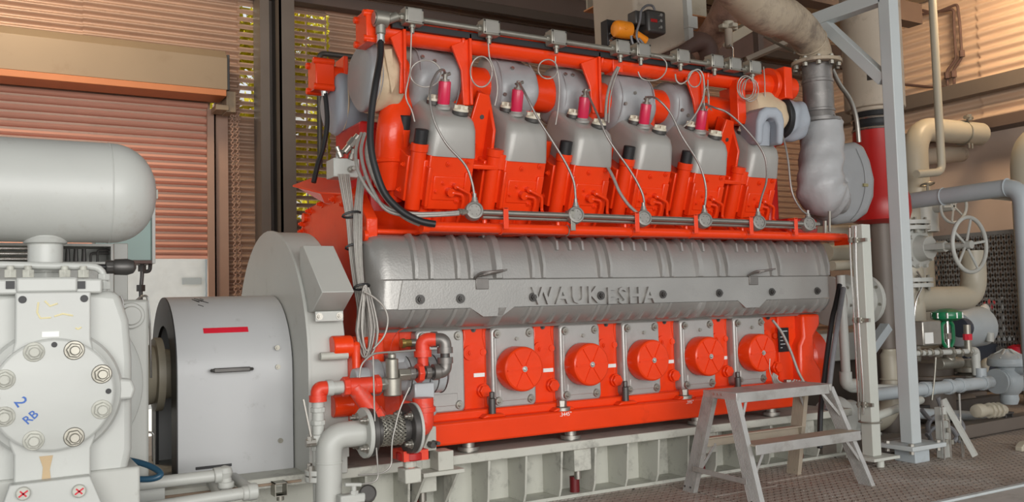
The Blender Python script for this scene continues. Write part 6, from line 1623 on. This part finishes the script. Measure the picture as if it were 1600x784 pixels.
# main blue-grey line with regulator
ml = thing('blue_grey_line', PY(1480, 603, 4.5), 'blue-grey gas line with couplings feeding the round regulator', 'pipe')
ma, mb = PY(1425, 600, 4.5), PY(1548, 606, 4.5); zm = (ma.z + mb.z) / 2
B().cyl((ma.x - .5, 4.5, zm), (mb.x, 4.5, zm), .050, n=20).build('pipe', BLUEGREY, ml)
b = B()
for px, rr in ((1444, .062), (1452, .058), (1482, .064), (1500, .060), (1536, .062)): p = PY(px, 603, 4.5); b.cut().cyl((p.x - .02, 4.5, zm), (p.x + .02, 4.5, zm), rr, n=10)
b.builds('coupling', BLUEGREY, ml, 0.003)
b = B().cyl((lb.x + .01, 4.52, zm), (lb.x + .01, 4.52, zm + .12), .045, n=18); b.build('branch', BLUEGREY, ml)
rg = thing('gas_regulator', PY(1577, 640, 4.5), 'round pale blue-grey regulator with a ribbed bonnet', 'regulator')
c = V(PY(1576, 603, 4.5).x, 4.5, zm)
b = B().lathe(c, ZA, [(.06, -.20), (.075, -.16), (.07, -.12), (.09, -.10), (.115, -.05), (.12, 0), (.11, .05), (.085, .085), (.09, .11), (.15, .12), (.155, .13), (.155, .16), (.15, .17), (.15, .18), (.12, .215), (.05, .235), (.03, .26), (.004, .262)], 36); b.build('regulator_body', BLUEGREY, rg)
b = B()
for i in range(6): a = R(60 * i + 10); e = V(math.cos(a), math.sin(a), 0); b.cut().bar(c + e * .14 + ZA * .185, c + e * .025 + ZA * .255, .014, .022)
b.builds('bonnet_rib', GREY, rg, 0.003)
b = B()
for x_, rr in ((-.16, .105), (-.125, .105), (.15, .105)): b.cut(); b.cyl(c + V(x_ - .012, 0, 0), c + V(x_ + .012, 0, 0), rr, n=28)
b.builds('port_flange', BLUEGREY, rg, 0.003)
b = B().cyl(c + V(-.16, 0, 0), c + V(.16, 0, 0), .065, n=20); b.cyl(c + V(0, -.17, .08), c + V(0, 0, .10), .035, n=14); b.build('port', BLUEGREY, rg)
cf = thing('cream_fittings', PY(1545, 660, 4.45), 'cream elbow and union fittings low beside the regulator', 'fitting')
e0, e1 = PY(1527, 642, 4.42), PY(1568, 640, 4.45)
b = B().cyl(e0, e1, .042, n=18); b.lathe(e0 - V(.03, 0, 0), XA, [(.01, 0), (.05, .01), (.058, .04), (.055, .09), (.045, .1)], 20); b.build('pipe', BEIGE, cf)
b = B()
for t_ in (.45, .62, .8): p = e0.lerp(e1, t_); b.cut().cyl(p - V(.014, 0, 0), p + V(.014, 0, 0), .064, n=8)
b.builds('union', BEIGE, cf, 0.003)
cl_ = thing('cream_loop_pipe', PY(1545, 600, 5.0), 'cream pipe loop behind the regulator bonnet', 'pipe')
B().tube(fillet_path([PY(1537, 606, 5.0), PY(1537, 566, 5.0), PY(1590, 560, 5.0)], .08, 8), .042, 16).build('pipe', BEIGE, cl_)
lt = thing('red_lamp_cover', PY(1592, 555, 5.4), 'dark red dome at the right edge of the picture', 'cap'); p = PY(1592, 552, 5.4); B().lathe(p - ZA * .05, ZA, [(.12, 0), (.12, .06), (.10, .12), (.05, .14)], 24).build('dome', REDMARK, lt)
# vertical beige bend behind the columns
vb = thing('beige_taper_pipe', PY(1388, 660, 4.9), 'beige tapered pipe bend between the post and the pale column', 'pipe')
c = PY(1390, 560, 4.9); b = B().tube(smooth_path([V(c.x, 4.9, PY(1390, 545, 4.9).z), V(c.x, 4.9, PY(1390, 580, 4.9).z), V(c.x, 4.9, PY(1390, 610, 4.9).z), V(c.x - .03, 4.9, PY(1385, 635, 4.9).z), V(c.x - .15, 4.9, PY(1370, 655, 4.9).z), V(c.x - .3, 4.9, PY(1360, 660, 4.9).z)], 6), .10, 22, rads=[.055] * 2 + [.075] * 8 + [.085] * 40)
b.v = b.v; b.build('bend', BEIGE, vb, sharp=60)
b = B().torus(V(c.x, 4.9, PY(1390, 592, 4.9).z), ZA, .080, .007, 28, 6); b.build('weld_ring', BEIGE, vb)
wv = thing('white_drop_pipe', PY(1320, 600, 4.55), 'slim white-grey pipe dropping to an elbow beside the tubing post', 'pipe')
b = B().tube(fillet_path([PY(1313, 430, 4.55), PY(1323, 606, 4.55), PY(1420, 608, 4.55)], .07, 8), .034, 16); b.build('pipe', GREY, wv)
b = B(); c = PY(1322, 602, 4.55); b.tube(fillet_path([c + ZA * .10, c, c + V(.10, 0, 0)], .06, 8), .045, 18); b.build('elbow', GREY, wv)
bp1 = thing('beige_pipe_pair', PY(1350, 380, 5.5), 'pair of beige pipes crossing behind the tubing post', 'pipe')
b = B().cyl(PY(1280, 364, 5.5), PY(1395, 360, 5.5), .075, n=18); b.cut().cyl(PY(1300, 415, 5.4), PY(1400, 410, 5.4), .045, n=16); b.cut().cyl(PY(1290, 395, 5.7), PY(1400, 398, 5.7), .09, n=16); b.builds('pipe', BEIGE, bp1)
gm = thing('engine_end_casing', PY(1330, 520, 5.0), 'grey round casing with bolted flanges behind the tubing post', 'casing')
a0, a1 = PY(1290, 470, 5.0), PY(1402, 475, 5.0)
b = B().lathe(a0, XA, [(.10, 0), (.20, .02), (.20, .05), (.15, .06), (.15, .20), (.21, .22), (.21, .25), (.16, .26), (.16, .42), (.21, .43), (.21, .47), (.14, .50)], 34); b.build('casing', GREY, gm, 0.003)
b = B()
for xx in (.05, .25, .43):
    for i in range(8): a = R(45 * i + 12); p = a0 + V(xx - .01, .185 * math.cos(a), .185 * math.sin(a)); b.cut().cyl(p, p + XA * .04, .014, n=6)
b.builds('casing_bolt', GALV, gm)
b = B().bar(PY(1350, 560, 4.9), PY(1385, 510, 4.9), .08, .07); b.build('strut', BLUEGREY, gm)
rbx_ = thing('grey_equipment_base', PZ(1330, 690, 0), 'grey equipment base block behind the post and columns', 'base')
p0, p1 = PY(1270, 545, 5.4), PY(1400, 515, 5.4); b = B().box(5.45, p1.x + .2, 5.4, 6.0, p0.z - .12, p1.z); b.build('upper_case', GREY, rbx_, 0.01)
b = B().box(5.45, 8.6, 5.45, 6.0, 0, .16); b.build('base_rail', STEELGR, rbx_, 0.01)
b = B().box(5.6, 8.4, 5.6, 6.0, .16, p0.z - .12); b.build('dark_core', ROOFM, rbx_, 0.02)
vv2 = thing('low_gate_valve', PY(1330, 690, 4.6), 'small grey valve body near the floor beside the stool', 'valve')
c = PY(1326, 640, 4.6); b = B().cyl(c - V(.14, 0, 0), c + V(.12, 0, 0), .045, n=16); b.lathe(c - V(0, 0, .16), ZA, [(.06, 0), (.09, .02), (.08, .10), (.05, .14), (.07, .2)], 20); b.build('valve_body', GREY, vv2, 0.005)
c = PY(1302, 655, 4.62); b = B().lathe(c, XA, [(.06, -.05), (.16, -.03), (.17, 0), (.17, .05), (.13, .08), (.13, .2), (.1, .22)], 28); b.build('round_body', GREY, vv2)
c = PY(1328, 688, 4.55); b = B().lathe(c, ZA, [(.05, -.1), (.06, -.02), (.10, 0), (.10, .03), (.05, .06)], 18); b.cut().cyl(c + V(.02, 0, -.03), c + V(.34, 0, .02), .015, n=8); b.builds('drain_body', GREY, vv2)
B().box(c.x - .35, c.x + .2, 4.5, 4.9, 0, .02 + .06).build('foot_slab', STEELGR, vv2)
# stand leg with tubes, channel rails and small stand
sl = thing('pipe_stand', PZ(1478, 714, 0), 'grey pipe stand with a diagonal leg and clipped tubes near the floor', 'pipe stand')
s0 = PZ(1481, 715, 0); zt2 = zm - .05
b = B().box(s0.x - .05, s0.x + .05, s0.y, s0.y + .05, 0, zt2); b.build('upright', GREY, sl, 0.003)
b = B().bar(V(s0.x + .03, s0.y + .03, .40), PZ(1524, 712, .02), .06, .03); b.build('diagonal_leg', GREY, sl)
b = B()
for pts in ([(1471, 625), (1474, 670), (1476, 720)], [(1473, 655), (1483, 656), (1484, 690), (1487, 722)], [(1499, 615), (1501, 660), (1504, 715)], [(1503, 680), (1505, 700), (1506, 716)]):
    b.cut().tube(fillet_path([PY(x, y, s0.y - .04) for x, y in pts], .03), .007, 8)
b.builds('tube', BRIGHT, sl)
b = B()
for px, py in ((1477, 651), (1482, 672), (1478, 690), (1487, 690), (1501, 684)): p = PY(px, py, s0.y - .045); b.cut().cyl(p - ZA * .015, p + ZA * .015, .016, n=8)
b.builds('tube_clip', GALV, sl)
b = B()
for pts in ([(1455, 690), (1450, 665), (1462, 650), (1490, 650), (1505, 668), (1490, 690)], [(1448, 680), (1460, 668), (1485, 668), (1500, 690)], [(1440, 640), (1455, 655), (1470, 640), (1465, 620)]):
    b.cut().tube(smooth_path([PY(x, y, s0.y + .25) for x, y in pts], 6), .017, 8)
b.builds('looped_hose', HOSEG, sl)
cr = thing('channel_rail', PZ(1530, 690, 0), 'long grey channel rail on the floor under the pipework', 'rail')
q0, q1 = PZ(1420, 700, .10), PZ(1620, 655, .10)
b = B().bar(V(q0.x, q0.y + .35, .06), V(q1.x + .6, q0.y + .5, .06), .14, .10); b.build('channel', STEELGR, cr, 0.004)
b = B().bar(V(q0.x, q0.y + 1.1, .09), V(q1.x + 1, q0.y + 1.2, .09), .12, .14); b.build('rear_channel', DKSTEEL, cr, 0.004)
bs = thing('black_stand', PZ(1575, 690, 0), 'small black stand under the regulator', 'stand')
p0, p1 = PY(1568, 685, 4.45), PY(1578, 645, 4.45); b = B().box(p0.x, p0.x + .015, 4.42, 4.50, 0, p1.z); b.cut().box(p0.x + .09, p0.x + .105, 4.42, 4.50, 0, p1.z); b.cut().box(p0.x - .02, p0.x + .12, 4.42, 4.50, p1.z, p1.z + .012); b.builds('plate', DKSTEEL, bs)
fb = thing('floor_box', PZ(1590, 703, 0), 'pale angled floor box at the right edge', 'box')
p0 = PZ(1592, 706, 0); b = B().prism([(0, 0), (.7, 0), (.7, .06), (.05, .06), (0, .03)], 0, .05, (p0.x + .04, p0.y, 0), XA, ZA, YA); b.build('box', BEIGE, fb, 0.003)
dl = thing('dark_machinery', PZ(1500, 690, 0), 'dark pump machinery filling the space behind the gas line', 'machinery')
p0, p1 = PY(1440, 640, 5.2), PY(1520, 575, 5.2)
b = B().cyl((p0.x - .1, 5.25, p0.z), (p1.x, 5.25, p0.z), .09, n=20); b.cyl((p0.x + .15, 5.2, p0.z - .1), (p0.x + .15, 5.2, p1.z + .1), .20, n=24); b.cyl((p0.x + .15, 5.2, p1.z - .05), (p0.x + .15, 5.2, p1.z - .02), .30, n=28)
b.build('pump_casing', STEELGR, dl, 0.004)
b = B(); c = PY(1513, 582, 4.95); b.lathe(c, ZA, [(.08, -.14), (.11, -.12), (.11, -.02), (.08, 0), (.12, .01), (.12, .05), (.08, .06), (.09, .12)], 24); b.build('filter_bowl', GALV, dl)
b = B().cyl(PY(1425, 645, 4.8), PY(1550, 652, 4.8), .045, n=16); b.build('low_pipe', BLUEGREY, dl)
b = B().cyl((p0.x + .15, 5.2, 0), (p0.x + .15, 5.2, p0.z), .08, n=14); b.build('pump_leg', STEELGR, dl)
for d, tz_ in ((0, 0),):
    wire([(1462, 558), (1460, 590), (1456, 625)], 4.45, 4.45, .008, GALV, 'thin tube with red-white collar before the gas line', 'instrument_tube', 'tube')
wire([(1433, 424), (1440, 436), (1441, 447), (1434, 462), (1430, 478), (1429, 500)], 5.08, 5.12, .010, BRIGHT, 'bright bent tube beside the pale column', 'instrument_tube', 'tube')
# pipes and slim conduits on the right wall
wc = thing('wall_conduit', (10.5, 6.9, 3.9), 'dark twin conduit on the sand-coloured wall with kinked lower ends', 'conduit')
for pts in ([(1404, 36), (1440, 22), (1490, 14), (1491, 50), (1494, 92), (1480, 110), (1480, 122), (1481, 136)], [(1460, 21), (1496, 6), (1500, 40), (1503, 90), (1489, 110), (1491, 122), (1491, 136), (1455, 136), (1412, 132)], [(1409, 0), (1416, 10), (1453, 19)]):
    B().tube(fillet_path([PX(x, y, 10.52) for x, y in pts], .05), .018, 8).build('conduit', RUST, wc)
b = B()
for px, py in ((1480, 118), (1490, 116), (1503, 84)): p = PX(px, py, 10.5); b.cut().cyl(p - ZA * .04, p + ZA * .04, .035, n=8)
b.builds('coupling', RUST, wc)
